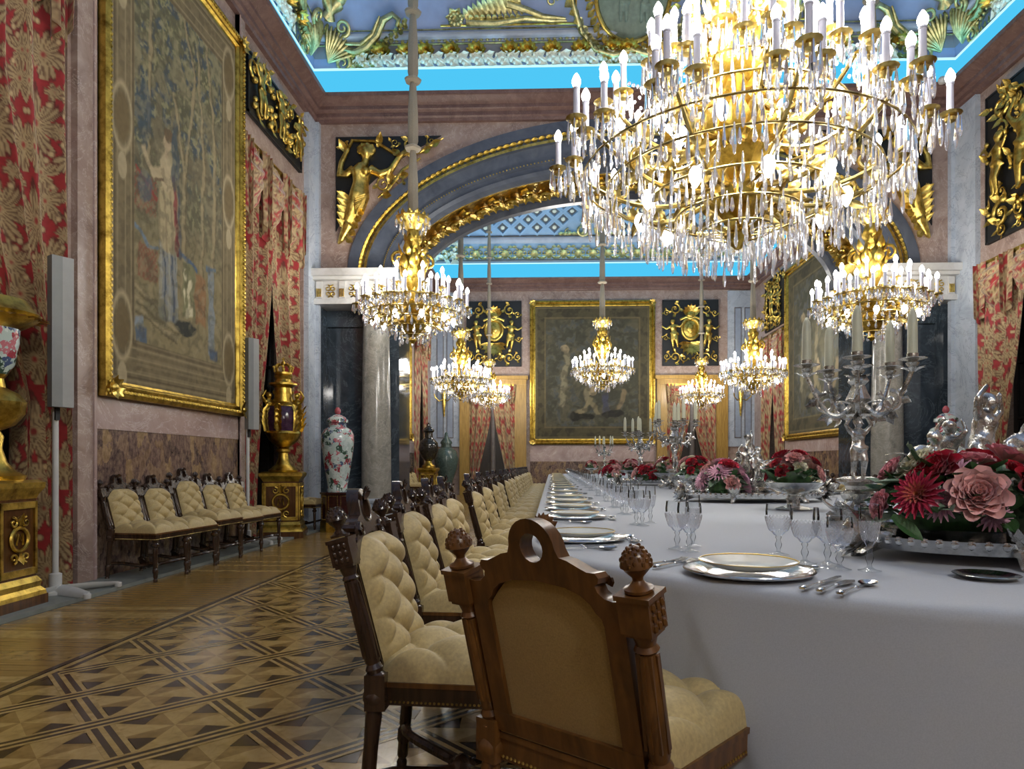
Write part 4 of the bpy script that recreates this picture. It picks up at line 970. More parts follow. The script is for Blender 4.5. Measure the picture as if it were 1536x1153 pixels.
def place(x, y, dx, dy, who, level, gsh=0.0, row=None):
    """one cover; (dx,dy) points from the diner across the table"""
    l = math.hypot(dx, dy); dx /= l; dy /= l; rx, ry = dy, -dx; rz = math.atan2(dy, dx)-PI/2
    def at(f, r): return x+dx*f+rx*r, y+dy*f+ry*r
    g = lambda s_: s_+' of the covers along the table'
    wd = 'of the %s' % row if row else who
    put('charger_plate', charger_me, x, y, rz, 'round silver charger plate '+wd, 'plate', g('chargers'), kid=('beaded_rim', rim_me))
    put('dinner_plate', plate_me, x, y, rz, 'white gilt-edged plate on the charger '+wd, 'plate', g('plates'), kid=('gilt_rim', gl_me))
    def cut(k, f, r, a=0, lb=''):
        px, py = at(f, r); put(k, cut_me[k], px, py, rz+a, 'silver %s %s %s' % (k.replace('_', ' '), lb, wd), k.replace('_', ' '), g(k))
    if level >= 2:
        cut('fork', -.0, -.225, 0, 'beside the plate'); cut('fork', .0, -.262, 0, 'outermost beside the plate'); cut('knife', -.03, .205, 0, 'beside the plate'); cut('fish_knife', -.03, .245, 0, 'beside the knife'); cut('spoon', -.03, .29, 0, 'outermost beside the plate'); cut('spoon', .205, .0, PI/2, 'laid above the plate'); cut('fork', .185, .02, -PI/2, 'laid above the plate')
    elif level == 1: cut('fork', 0, -.225, 0, 'beside the plate'); cut('knife', -.03, .205, 0, 'beside the plate'); cut('spoon', .2, .0, PI/2, 'laid above the plate')
    gl = [('goblet', .30, .03), ('goblet', .33, .085), ('wine', .26, .145), ('flute', .29, .215), ('goblet', .43, -.11)] if level == 3 else [('goblet', .29, .02), ('goblet', .31, .09), ('flute', .37, -.05)]
    if level == 0: gl = gl[:2]
    for k, f, r in gl:
        px, py = at(f, r+gsh); lbn = {'goblet': 'cut-glass water goblet', 'wine': 'cut-glass wine glass', 'flute': 'tall cut-glass flute'}[k]
        put('%s_glass' % k if k != 'goblet' else 'water_goblet', GLS[k][0], px, py, random.random()*6, '%s %s' % (lbn, wd), 'glass', g('glasses'), kid=('diamond_cutting', GLS[k][1]), kid2=('bowl_rim', GLS[k][2]))
place(.53, 1.82, .68, .73, 'of the cover before the turned-away chair', 3)
put('bread_plate', bread_me, 1.13, 1.77, 0, 'small silver bread plate alone near the flower plateau', 'plate')
place(.115, 2.60, .98, .12, 'of the cover at the table\'s curve', 2, .27)
for k, y in enumerate(LEFT_Y[:]):
    place(.125, y, 1, 0, None, 2 if y < 7 else (1 if y < 12 else 0), .3 if y < 7 else .1, '%s window-side cover past the curve' % ORD[k])
for k, y in enumerate((17.9, 18.5)): place(.125, y, 1, 0, None, 0, 0, '%s window-side cover past the curve' % ORD[18+k])
for k, y in enumerate([3.5, 4.3, 5.1, 5.9, 6.7, 7.5, 8.3, 9.1, 9.9, 10.7, 11.5, 12.3, 13.1, 13.9, 14.7, 15.5, 16.3, 17.1]): place(2.755, y, -1, 0, None, 0, 0, '%s door-side cover past the curve' % ORD[k])
# ================================================================== figures for silver and gilt work
def fig(pose='raise', female=False):
    """small continuous nude-child / nymph figure, 1 unit high, as overlapping limbs for remeshing; faces -y"""
    b = MB()
    hip, ch_, nk, hd = (0, 0, .47), (0, -.01, .70), (0, 0, .80), (0, -.015, .89)
    b.tube([(0, 0, .42), hip, (0, .0, .58), ch_, (0, 0, .78)], [.095, .115, .095, .115, .06], 10); b.tube([(0, 0, .76), nk, (0, -.01, .84)], [.045, .04, .04], 8); b.ell(hd, (.072, .08, .088), 12, 9); b.ell((0, -.095, .88), (.014, .02, .02), 6, 5)
    b.ell((0, .02, .92), (.082, .082, .07), 10, 7)
    for k in range(6): a = k*PI/3; b.ell((.06*math.cos(a), .02+.06*math.sin(a), .935), .028, 6, 5)
    for sx in (-1, 1):
        b.tube([(sx*.055, 0, .45), (sx*.075, -.03 if sx < 0 else -.07, .26), (sx*.08, .0 if sx < 0 else -.02, .06), (sx*.08, -.0, .02)], [.085, .062, .04, .035], 8); b.tube([(sx*.08, .01, .02), (sx*.085, -.07, .015)], [.032, .025], 7)
        sh = (sx*.12, 0, .74)
        if pose == 'raise': el, hn = (sx*.21, -.02, .86), (sx*.12, -.03, 1.0)
        elif pose == 'out': el, hn = (sx*.24, -.05, .68), (sx*.36, -.06, .78)
        else: el, hn = (sx*.2, -.06, .62), (sx*.1, -.14, .56)
        b.tube([(sx*.06, 0, .74), sh, el, hn], [.06, .052, .038, .03], 8); b.ell(hn, .036, 8, 6)
        for k in range(3): b.ell((hn[0]+sx*.012*(k-1), hn[1]-.02, hn[2]+.03), .014, 6, 5)
        if female: b.ell((sx*.055, -.1, .69), .045, 8, 6)
    b.ell((0, -.06, .55), (.07, .05, .06), 8, 6)
    b.tube([(-.12, -.06, .52), (0, -.10, .46), (.13, -.04, .49), (.16, .06, .42)], [.03, .045, .035, .02], 7)
    return b
FIGM = {p: me_to_mb(remesh(fig(p), .02, 'silver_rough')) for p in ('raise', 'out', 'low')}
# ---- candelabra
def make_candelabrum(label, group, arms=5):
    t = thing('silver_candelabrum', label, 'candelabrum', (0, 0, 0), 0, group); Sv = 'silver_rough'
    b = MB()
    for k in range(4):
        a = k*PI/2+.4; ca, sa = math.cos(a), math.sin(a)
        b.tube([(ca*.04, sa*.04, .12), (ca*.08, sa*.08, .07), (ca*.13, sa*.13, .035), (ca*.175, sa*.175, .02), (ca*.19, sa*.19, .035), (ca*.175, sa*.175, .045)], [.025, .026, .022, .02, .015, .01], 8)
        for q in (-.5, .5): b.leaf((ca*.09, sa*.09, .05), (math.cos(a+q), math.sin(a+q), .15), .13, .06, (0, 0, 1), .4, 5, 2)
        b.ell((ca*.11, sa*.11, .06), .03, 8, 6)
    b.lathe([(.10, .02), (.085, .035), (.06, .05), (.07, .07), (.05, .10), (.075, .13), (.08, .15), (.055, .17), (.06, .19), (.10, .21), (.10, .225), (.06, .235)], 20, lobes=10, la=.05)
    obj('base', b, Sv, t)
    obj('figure_stem', MB().merge(FIGM['raise'], T(0, 0, .235, 0, .30)), Sv, t)
    sb = MB().lathe([(.03, .525), (.055, .535), (.06, .545), (.03, .56), (.04, .60), (.06, .62), (.045, .65), (.03, .69), (.05, .71), (.04, .73), (.02, .74)], 16, lobes=8, la=.06)
    for k in range(8): a = k*PI/4; sb.leaf((.02*math.cos(a), .02*math.sin(a), .59), (math.cos(a), math.sin(a), .9), .09, .04, (math.cos(a), math.sin(a), 0), .5, 4, 2)
    obj('arm_hub', sb, Sv, t)
    pan = MB().lathe([(.008, -.035), (.022, -.03), (.03, -.015), (.018, -.005), (.046, 0), (.062, .004), (.064, .007), (.046, .004), (.024, .006), (.026, .03), (.022, .03), (0, .03)], 20)
    cup = MB()
    for k in range(6): a = k*PI/3; cup.leaf((.008*math.cos(a), .008*math.sin(a), -.055), (math.cos(a), math.sin(a), 1), .06, .032, (math.cos(a), math.sin(a), 0), .4, 4, 2)
    pan_me = MB().merge(pan).merge(cup).mesh('drip_pan', Sv); can_me = MB().lathe([(.0225, 0), (.0215, .16), (.017, .20), (.006, .225), (0, .228)], 14).mesh('candle', 'candle_wax')
    for k in range(arms):
        a = 2*PI*k/arms+.5; ca, sa = math.cos(a), math.sin(a); m = MB(); pts = []
        for i in range(13): u = i/12; r = .02+.225*u; pts.append((ca*r, sa*r, .60-.07*math.sin(PI*u*1.15)+.115*u**3))
        m.tube(pts, [.016-.006*i/12 for i in range(13)], 7)
        b2 = MB().scroll((0, 0, 0), .055, 1.3, PI/2, -1, .011, 0, n=6, steps=14); m.merge(b2, Matrix.Translation((ca*.15, sa*.15, .60)) @ Matrix.Rotation(a, 4, 'Z') @ Matrix.Rotation(PI/2, 4, 'X'))
        for i in (3, 6, 9): p = Vector(pts[i]); m.leaf(p, (ca*.3, sa*.3, .9 if i % 2 else -.8), .07, .035, (-sa, ca, 0), .4, 4, 2); m.leaf(p, (ca, sa, -.5), .06, .035, (-sa, ca, 0), -.4, 4, 2)
        obj('arm', m, Sv, t); e = pts[-1]
        d = link('drip_pan', pan_me, t); d.location = (e[0], e[1], e[2]+.045); c = link('candle', can_me, t); c.location = (e[0], e[1], e[2]+.065)
    d = link('drip_pan', pan_me, t); d.location = (0, 0, .78); d.scale = (1.1, 1.1, 1.1); c = link('candle', can_me, t); c.location = (0, 0, .80)
    return t
GC = 'silver candelabra standing down the middle of the table'
cd = make_candelabrum('large silver candelabrum with a figure stem beside the nearest flower plateau', GC); cd.location = (1.53, 3.38, ZT)
for (x, y, r, l_) in ((1.45, 7.94, .7, 'silver candelabrum on the table between the rose compote and the second candelabrum'), (1.41, 10.7, .2, 'silver candelabrum standing past the rose compote in mid table'), (1.4, 17.9, 1.1, 'small-looking silver candelabrum at the far end of the table')):
    dup(cd, (x, y, ZT), r, l_)
# ---- flowers
def bloom(kind, R, seed=0):
    rg = np.random.default_rng(seed); mb = MB(); cols = []
    def petal(rad, el, az, L, Wd, cup, c0, c1, point=0):
        n0 = len(mb.v); nu, nv = 5, 5; ce, se = math.cos(el), math.sin(el); ca, sa = math.cos(az), math.sin(az)
        for j in range(nv+1):
            v = j/nv
            for i in range(nu+1):
                u = i/nu*2-1; wv = Wd*(math.sin(PI*(v*.80+.12))**(.7 if not point else 1.1)); x = u*wv; r = rad*.3+L*v*ce-cup*v*v*L*.35+.0*u; z = L*v*se+cup*.30*L*v*v*0+abs(u)**2*wv*.55; r -= u*u*wv*.35
                if v > .8: r += (v-.8)*L*.9
                mb.v.append((r*ca-x*sa, r*sa+x*ca, z)); k = v*.75+.25*abs(u); cols.append(L3(c0)*(1-k)+L3(c1)*k)
        for j in range(nv):
            for i in range(nu): a = n0+j*(nu+1)+i; mb.f.append((a, a+1, a+nu+2, a+nu+1)); mb.k.append(0)
    if kind in ('red_rose', 'pink_rose', 'blush_peony', 'cream_rose', 'crimson_peony'):
        pal = {'red_rose': ((84, 4, 16), (168, 14, 38)), 'pink_rose': ((176, 92, 104), (214, 148, 156)), 'blush_peony': ((196, 120, 118), (226, 176, 170)), 'cream_rose': ((196, 186, 150), (222, 218, 196)), 'crimson_peony': ((110, 6, 26), (176, 24, 52))}[kind]
        rings = [(5, .10, 1.40, .46, .26, 1.1), (6, .16, 1.28, .54, .30, 1.05), (7, .22, 1.15, .62, .36, .95), (8, .30, 1.0, .70, .40, .8), (9, .40, .82, .76, .43, .6), (9, .5, .60, .82, .46, .45), (8, .6, .36, .86, .50, .3)]
        for q, (n, rd, el, L, Wd, cup) in enumerate(rings):
            for k in range(n):
                f = rg.uniform(.85, 1.15); c0 = tuple(np.clip(np.array(pal[0])*f, 0, 255)); c1 = tuple(np.clip(np.array(pal[1])*f, 0, 255)); petal(rd*R, el, 2*PI*k/n+q*.5+rg.uniform(-.15, .15), L*R, Wd*R, cup, c0, c1)
    else:
        pal = {'dahlia': ((196, 150, 60), (176, 40, 70)), 'mauve': ((168, 120, 140), (208, 160, 178))}[kind]
        for q in range(6):
            n = 9+q*2
            for k in range(n): petal(.1*R, 1.35-.22*q, 2*PI*k/n+q*.37, (.45+.11*q)*R, .15*R, .1, pal[0] if q < 3 else pal[1], pal[1], 1)
    me = mb.mesh(kind, 'petal', True, 60); colours(me, np.array(cols)); return me
BL = {k: bloom(k, 1.0, i) for i, k in enumerate(('red_rose', 'pink_rose', 'blush_peony', 'cream_rose', 'crimson_peony', 'dahlia', 'mauve'))}
lf_me = [MB().leaf((0, 0, 0), (1, 0, .25), 1, .55, (0, 0, 1), c, 6, 0, .2).mesh('leaf', m) for c, m in ((-.2, 'leaf_green'), (.15, 'leaf_green'), (-.35, 'leaf_grey'))]
def bouquet(t, spec, leaves, cz, R, seed):
    """spec: list of (kind, x, y, z, size); leaves scattered below on an ellipsoid"""
    rg = random.Random(seed); c0 = Vector((0, 0, cz))
    for k, x, y, z, s_ in spec:
        o = link(k, BL[k], t); o.location = (x, y, z); o.scale = (s_,)*3; d = (Vector((x, y, z))-c0).normalized(); d = (d+Vector((0, 0, .25))).normalized(); o.rotation_mode = 'QUATERNION'; o.rotation_quaternion = d.to_track_quat('Z', 'Y')
    for i in range(leaves):
        a = rg.uniform(0, 2*PI); e = rg.uniform(-.35, .9); p = Vector((R[0]*.62*math.cos(a)*math.cos(e), R[1]*.62*math.sin(a)*math.cos(e), cz+R[2]*.6*math.sin(e)))
        o = link('leaf', rg.choice(lf_me), t); o.location = p; s_ = rg.uniform(.06, .10); o.scale = (s_,)*3; o.rotation_euler = (rg.uniform(-.5, .5), rg.uniform(-.5, .5), a+rg.uniform(-.6, .6))
    obj('foliage_core', MB().ell((0, 0, cz-.02), (R[0]*.55, R[1]*.55, R[2]*.42), 14, 8), 'leaf_green', t)
def ball(seed, n, R, cz, kinds, size):
    rg = random.Random(seed); out = []
    for i in range(n):
        a = i*2.4+rg.uniform(-.3, .3); e = math.asin(min(1, .02+.95*(i+.5)/n)); out.append((rg.choice(kinds), R[0]*math.cos(a)*math.cos(e), R[1]*math.sin(a)*math.cos(e), cz+R[2]*math.sin(e), size*rg.uniform(.75, 1.2)))
    return out
def compote(label, group, seed, loc):
    t = thing('flower_compote', label, 'flower bowl', loc, seed, group)
    b = MB().lathe([(.11, 0), (.115, .01), (.08, .022), (.04, .03), (.03, .05), (.045, .07), (.03, .09), (.035, .105)], 20)
    for k in range(3): a = k*2*PI/3; b.merge(FIGM['low'], T(.035*math.cos(a), .035*math.sin(a), .02, a+PI/2, .09))
    obj('foot', b, 'silver_rough', t)
    obj('bowl', MB().lathe([(.03, .105), (.08, .115), (.14, .14), (.175, .175), (.18, .18), (.17, .178), (.13, .15), (0, .13)], 48, lobes=24, la=.035), 'silver', t)
    bouquet(t, ball(seed, 15, (.15, .15, .15), .21, ['red_rose', 'crimson_peony', 'pink_rose', 'blush_peony', 'red_rose', 'cream_rose'], .055), 44, .21, (.2, .2, .14), seed); return t
GB = 'flower bowls down the middle of the table'
f0 = compote('silver footed bowl of red and pink roses behind the nearest candelabrum', GB, 3, (1.56, 4.35, ZT))
compote('silver footed bowl of pink and cream roses just before the second candelabrum', GB, 8, (1.47, 6.9, ZT)); dup(f0, (1.5, 8.72, ZT), 2.1, 'footed bowl of red roses past the second candelabrum in mid table')
dup(f0, (1.45, 12.4, ZT), .6, 'footed rose bowl beyond the third candelabrum towards the far end'); dup(f0, (1.4, 15.2, ZT), 1.6, 'footed rose bowl close to the far end of the table'); dup(f0, (1.1, 18.6, ZT), 2.6, 'rose bowl raised at the very end of the table')
# ---- silver plateaux with sculpture groups
def plateau(label, loc, rz, L, Wd, group):
    t = thing('silver_plateau', label, 'centrepiece', loc, rz, group)
    tr = MB().lathe([(0, .05), (.92, .05), (.96, .055), (1.0, .075), (1.02, .075), (1.0, .06), (.97, .035), (.9, .03), (0, .03)], 56, (0, 0, 0), L, Wd); obj('tray', tr, 'silver', t)
    g = MB()
    for k in range(72): a = 2*PI*k/72; g.ell((1.0*L*math.cos(a), Wd*math.sin(a), .066), (.012, .012, .016), 6, 4)
    obj('gallery_beading', g, 'silver', t)['kind'] = 'stuff'
    for k in range(6):
        a = 2*PI*k/6+.0; f = MB(); x, y = L*.97*math.cos(a), Wd*.97*math.sin(a)
        f.tube([(x*.9, y*.9, .05), (x*1.0, y*1.0, .035), (x*1.06, y*1.06, .014), (x*1.10, y*1.10, .012), (x*1.1, y*1.1, .03)], [.02, .022, .014, .012, .007], 8)
        for q in range(5): b2 = (q-2)*.5; f.leaf((x*1.0, y*1.0, .05), (math.cos(a+b2), math.sin(a+b2), .35), .09, .045, (0, 0, 1), .5, 5, 3)
        obj('foot', f, 'silver_rough', t)
    for sx in (-1, 1):                                          # leafy mask at each end
        m = MB()
        for q in range(15): a = q*2*PI/15; m.leaf((sx*L*1.0, 0, .09), (sx*.35*abs(math.cos(a))+.5*math.cos(a*2)*.4, math.cos(a), math.sin(a)), .12, .055, (sx, 0, .2), .5, 5, 3)
        m.ell((sx*(L+.03), 0, .085), (.04, .045, .055), 10, 8); m.ell((sx*(L+.07), 0, .085), (.016, .014, .018), 6, 5)
        for q in (-1, 1): m.scroll((sx*(L-.03), q*.06, .08), .045, 1.3, 0, q, .012, .2, n=6, steps=14)
        obj('end_mask', m, 'silver_rough', t)
    return t
def sculpture(label, loc, rz, sc, group=None):
    t = thing('silver_sculpture', label, 'sculpture', loc, rz, group, sc); g = MB()
    g.merge(FIGM['raise'], T(.02, 0, .12, .35, .37, ry=.28)); g.merge(FIGM['out'], T(-.13, .0, .09, .9, .26, ry=-.35)); g.merge(FIGM['low'], T(.15, .02, .12, -.8, .27, ry=.35)); g.merge(FIGM['out'], T(.05, .1, .07, 2.6, .27)); g.merge(FIGM['raise'], T(-.04, .06, .10, 1.7, .28, ry=-.1)); g.merge(FIGM['low'], T(0, -.12, .06, .1, .22, rx=.3))
    for k in range(7):
        a = k*.9; q = MB().scroll((0, 0, 0), .06, 1.4, PI/2, 1 if k % 2 else -1, .017, 0, n=7, steps=16); g.merge(q, Matrix.Translation((.15*math.cos(a), .13*math.sin(a), .12+.03*(k % 3))) @ Matrix.Rotation(a+.5, 4, 'Z') @ Matrix.Rotation(PI/2, 4, 'X'))
    g.ell((.24, -.02, .33), (.055, .03, .05), 10, 8); g.ell((-.2, -.03, .24), (.05, .03, .05), 10, 8)
    g.lathe([(.2, 0), (.21, .02), (.16, .04), (.17, .06), (.12, .09), (.08, .14)], 18, lobes=9, la=.07)
    me = remesh(g, .008, 'silver_rough', 'figure_group', 1); link('figure_group', me, t)
    lv = MB()
    for k in range(70): a = k*2.4; r = .09+.07*(k % 4)/3; lv.leaf((r*math.cos(a), r*math.sin(a), .04+.026*(k % 9)), (math.cos(a), math.sin(a), .9), .085, .04, (math.cos(a), math.sin(a), .3), .6, 5, 3)
    obj('leafwork', lv, 'silver_rough', t)['kind'] = 'stuff'; return t
GP = 'silver plateaux down the middle of the table'
plateau('large silver plateau with a leafy mask end under the nearest bouquet', (1.56, 2.24, ZT), .12, .56, .36, GP)
sculpture('silver figure group rising behind the nearest red and pink bouquet', (1.53, 2.50, ZT+.05), .2, 1.1)
plateau('silver plateau under the second figure group in mid table', (1.6, 5.35, ZT), .1, .55, .34, GP); sculpture('silver figure group between the two footed rose bowls', (1.6, 5.4, ZT+.05), 1.2, 1.05)
plateau('silver plateau past the second candelabrum', (1.45, 9.4, ZT), 0, .5, .32, GP); sculpture('small silver figure group past the second candelabrum', (1.62, 9.5, ZT+.05), 2.2, .75)
t = thing('flower_bouquet', 'nearest bouquet of red roses, pink peonies and a dahlia on the silver plateau', 'bouquet', (1.30, 2.12, ZT+.05))
obj('flower_basin', MB().lathe([(.24, 0), (.27, .02), (.30, .05), (.31, .055), (.26, .03), (0, .02)], 48, (.05, 0, 0), 1.1, .6, True, 24, .02), 'silver', t)
bouquet(t, [('dahlia', -.225, -.14, .155, 0.068), ('crimson_peony', -.13, -.06, .215, 0.080), ('cream_rose', -.15, .0, .235, 0.068), ('mauve', -.085, -.09, .205, 0.060), ('blush_peony', -.08, -.17, .155, 0.084), ('red_rose', .075, -.16, .165, 0.084), ('pink_rose', .0, -.02, .245, 0.060), ('pink_rose', .085, -.04, .255, 0.068), ('red_rose', .055, -.12, .225, 0.040), ('cream_rose', .13, -.07, .24, 0.064), ('mauve', -.155, -.13, .13, 0.052), ('pink_rose', .2, -.02, .25, 0.068), ('red_rose', .23, -.12, .19, 0.076), ('blush_peony', .33, -.06, .2, 0.080), ('cream_rose', -.03, .1, .25, 0.056), ('red_rose', .1, .12, .24, 0.064), ('pink_rose', -.2, .06, .22, 0.052), ('mauve', -.03, -.15, .10, 0.048), ('pink_rose', -.27, -.02, .12, 0.048), ('red_rose', .17, -.19, .09, 0.048)], 170, .12, (.36, .24, .22), 4)
for q, (x, y, z, s_) in enumerate(((.04, -.235, .13, .13), (-.3, -.12, .09, .1), (-.2, -.02, .31, .09))):
    o = link('leaf', lf_me[2 if q != 1 else 0], t); o.location = (x, y, z); o.scale = (s_,)*3; o.rotation_euler = (.9, .7, -1.2+q)
t = thing('flower_bouquet', 'bouquet of mauve and crimson flowers on the second silver plateau', 'bouquet', (1.33, 5.22, ZT+.05)); bouquet(t, ball(6, 12, (.17, .15, .2), .05, ['mauve', 'crimson_peony', 'blush_peony', 'mauve', 'pink_rose'], .075), 44, .08, (.22, .2, .18), 6)
t = thing('flower_bouquet', 'red and pink bouquet on the plateau past the second candelabrum', 'bouquet', (1.35, 9.25, ZT+.05)); bouquet(t, ball(9, 12, (.2, .16, .15), .05, ['red_rose', 'pink_rose', 'crimson_peony', 'blush_peony'], .075), 40, .06, (.24, .2, .16), 9)
t = thing('flower_bouquet', 'low pink bouquet before the far candelabrum', 'bouquet', (1.3, 14.0, ZT+.0)); bouquet(t, ball(12, 14, (.3, .2, .18), .05, ['pink_rose', 'blush_peony', 'crimson_peony'], .085), 16, .06, (.3, .2, .16), 12)
# ================================================================== urns, jars, lamps along the walls
def pedestal(t, w_, h):
    k = w_/2
    obj('plinth', MB().box(-k*1.2, -k*1.2, 0, k*1.2, k*1.2, .10), 'pedestal_wood', t, False)
    obj('base_moulding', MB().lathe([(k*1.66, .10), (k*1.62, .13), (k*1.45, .16), (k*1.5, .2), (k*1.35, .24)], 4, (0, 0, 0)).warp(lambda x, y, z: ((x-y)*.70711, (x+y)*.70711, z)), 'gilt_bronze', t, True, 25)
    obj('body', MB().box(-k*.93, -k*.93, .24, k*.93, k*.93, h-.14), 'pedestal_wood', t, False)
    obj('cap_moulding', MB().lathe([(k*1.33, h-.14), (k*1.4, h-.11), (k*1.6, h-.06), (k*1.62, h-.02), (k*1.4, h)], 4).warp(lambda x, y, z: ((x-y)*.70711, (x+y)*.70711, z)), 'gilt_bronze', t, True, 25)
    for q in range(4):
        m = MB(); z0, z1 = .26, h-.16; e = k*.95
        for a, b, c_, d_ in ((-k*.9, z0, -k*.78, z1), (k*.78, z0, k*.9, z1), (-k*.9, z0, k*.9, z0+.05), (-k*.9, z1-.05, k*.9, z1)): m.box(a, -e-.012, b, c_, -e+.01, d_)
        zc = (z0+z1)/2; m.ring((0, -e-.01, zc), k*.42, k*.07, 24, 6, 'y'); m.tube([(-k*.16, -e-.012, zc-k*.2), (-k*.1, -e-.016, zc+k*.2), (0, -e-.016, zc-k*.05), (k*.1, -e-.016, zc+k*.2), (k*.16, -e-.012, zc-k*.2)], k*.035, 6)
        for sx in (-1, 1):
            b = MB().scroll((sx*k*.3, zc+k*.62, 0), k*.2, 1.2, PI/2, sx, k*.05, 0, n=6, steps=12).scroll((sx*k*.3, zc-k*.66, 0), k*.2, 1.2, -PI/2, -sx, k*.05, 0, n=6, steps=12); b.warp(lambda x, y, z: (x, -e-.012-z, y)); m.merge(b)
        m.leaf((0, -e-.01, zc+k*.5), (0, -.1, 1), k*.5, k*.3, (0, -1, 0), .2, 4, 2); m.leaf((0, -e-.01, zc-k*.5), (0, -.1, -1), k*.45, k*.3, (0, -1, 0), .2, 4, 2)
        obj('gilt_mount', MB().merge(m, Matrix.Rotation(q*PI/2, 4, 'Z')), 'gilt_bronze', t)
def urn_mounts(t, z, s_):
    for sx in (-1, 1): obj('handle_figure', MB().merge(FIGM['raise'], T(sx*.17*s_, -.03, z, -sx*.6, .46*s_)), 'gilt_bronze', t)
def crown(z, r):
    c = MB().lathe([(r*.8, z), (r, z+.02), (r, z+.05), (r*.85, z+.05)], 20)
    for k in range(8): a = k*PI/4; c.tube([(r*math.cos(a), r*math.sin(a), z+.05), (r*1.1*math.cos(a), r*1.1*math.sin(a), z+.12), (r*.7*math.cos(a), r*.7*math.sin(a), z+.16), (0, 0, z+.15)], [.014, .016, .014, .012], 6); c.ell((r*1.1*math.cos(a), r*1.1*math.sin(a), z+.12), .02, 6, 5)
    c.ell((0, 0, z+.18), .03, 8, 6).tube([(0, 0, z+.2), (0, 0, z+.26)], .01, 6).tube([(-.025, 0, z+.235), (.025, 0, z+.235)], .01, 6); return c
t = thing('pedestal', 'square gilt-mounted wooden pedestal under the crowned urn', 'pedestal', (-3.96, 9.72, 0), .25); pedestal(t, .52, .96)
t = thing('gilt_urn', 'tall gilt bronze urn with a crown-shaped lid before the second window', 'urn', (-3.96, 9.72, .96), .35, None, (1, 1, 1.06))
obj('foot', MB().lathe([(.20, 0), (.21, .02), (.17, .05), (.11, .10), (.075, .18), (.07, .26), (.10, .28), (.10, .31), (.07, .33)], 24), 'gilt_bronze', t)
obj('bowl', MB().lathe([(.07, .33), (.14, .38), (.20, .44), (.23, .50), (.25, .53), (.235, .56)], 28, lobes=14, la=.03), 'gilt_bronze', t)
obj('enamel_body', MB().lathe([(.225, .56), (.245, .68), (.245, .80), (.21, .90)], 28), 'purple_enamel', t)
g = MB()
for k in range(6):
    a = k*PI/3+.3; g.tube([(.235*math.cos(a), .235*math.sin(a), .56), (.258*math.cos(a), .258*math.sin(a), .70), (.25*math.cos(a), .25*math.sin(a), .84), (.20*math.cos(a), .20*math.sin(a), .92)], [.05, .06, .055, .04], 8, .4)
    for q in range(4): g.leaf((.25*math.cos(a), .25*math.sin(a), .56+.08*q), (math.cos(a)*.3, math.sin(a)*.3, 1), .16, .12, (math.cos(a), math.sin(a), 0), .25, 4, 3)
obj('gilt_mount', g, 'gilt_bronze', t)
obj('neck', MB().lathe([(.22, .90), (.19, .93), (.13, .97), (.12, 1.16), (.16, 1.19), (.20, 1.20), (.20, 1.225), (.13, 1.24), (.11, 1.28), (.13, 1.33)], 28), 'gilt_bronze', t); obj('crown_lid', crown(1.33, .12), 'gilt_bronze', t); urn_mounts(t, .58, 1.15)
t = thing('pedestal', 'square gilt-mounted wooden pedestal at the near end of the left wall', 'pedestal', (-4.05, 4.70, 0), .06); pedestal(t, .40, .96)
t = thing('gilt_urn', 'gilt and glass urn with a wide flared leaf rim on the near pedestal', 'urn', (-4.05, 4.70, .96), 0, None, 1.05)
obj('foot', MB().lathe([(.19, 0), (.20, .03), (.14, .06), (.09, .12), (.06, .22), (.07, .30), (.05, .34)], 24), 'gilt_bronze', t); obj('bowl', MB().lathe([(.05, .34), (.13, .38), (.19, .46), (.20, .54), (.15, .60), (.08, .64), (.07, .70), (.09, .73)], 28, lobes=12, la=.03), 'gilt_bronze', t)
obj('glass_body', MB().lathe([(.085, .73), (.13, .80), (.155, .95), (.16, 1.05)], 28), 'painted_porcelain', t); r_ = MB().lathe([(.15, 1.04), (.20, 1.07), (.27, 1.12), (.285, 1.15), (.24, 1.19), (.20, 1.25), (.14, 1.26)], 32)
for k in range(26): a = 2*PI*k/26; r_.leaf((.24*math.cos(a), .24*math.sin(a), 1.11), (math.cos(a), math.sin(a), .35), .08, .055, (0, 0, 1), -.3, 4, 0)
obj('flared_rim', r_, 'gilt_bronze', t)
def jar(loc, label, group, sc=1):
    t = thing('porcelain_jar', label, 'jar', loc, 0, group, sc)
    obj('body', MB().lathe([(.16, 0), (.165, .03), (.15, .06), (.17, .2), (.22, .5), (.255, .78), (.255, .9), (.21, .99), (.14, 1.03), (.14, 1.08), (.15, 1.09)], 36), 'painted_porcelain', t)
    obj('lid', MB().lathe([(.15, 1.09), (.17, 1.10), (.165, 1.15), (.12, 1.19), (.07, 1.22), (.03, 1.235)], 30), 'painted_porcelain', t); obj('lid_knob', MB().lathe([(.03, 1.235), (.05, 1.27), (.045, 1.31), (.02, 1.345), (0, 1.35)], 14), 'pink_knob', t); return t
plain('pink_knob', (170, 84, 92), .2)
def stand8(loc, label):
    t = thing('octagonal_stand', label, 'stand', loc, PI/8)
    obj('gilt_base', MB().lathe([(.27, 0), (.27, .16), (.25, .18)], 8), 'gilt_bronze', t, False); obj('body', MB().lathe([(.25, .18), (.25, .58), (.275, .60), (.275, .625), (.24, .63)], 8), 'octagon_red', t, False)
    for k in range(8):
        a0, a1 = k*PI/4, (k+1)*PI/4; m = MB(); A = Vector((.252*math.cos(a0), .252*math.sin(a0), 0)); B = Vector((.252*math.cos(a1), .252*math.sin(a1), 0))
        for u in (.14, .86):
            p = A.lerp(B, u)
            for q in range(14): m.ell((p.x, p.y, .21+q*.026), .0085, 5, 4)
        for u in np.linspace(.14, .86, 6):
            p = A.lerp(B, u); m.ell((p.x, p.y, .2), .0085, 5, 4); m.ell((p.x, p.y, .57), .0085, 5, 4)
        obj('bead_border', m, 'brass', t)['kind'] = 'stuff'
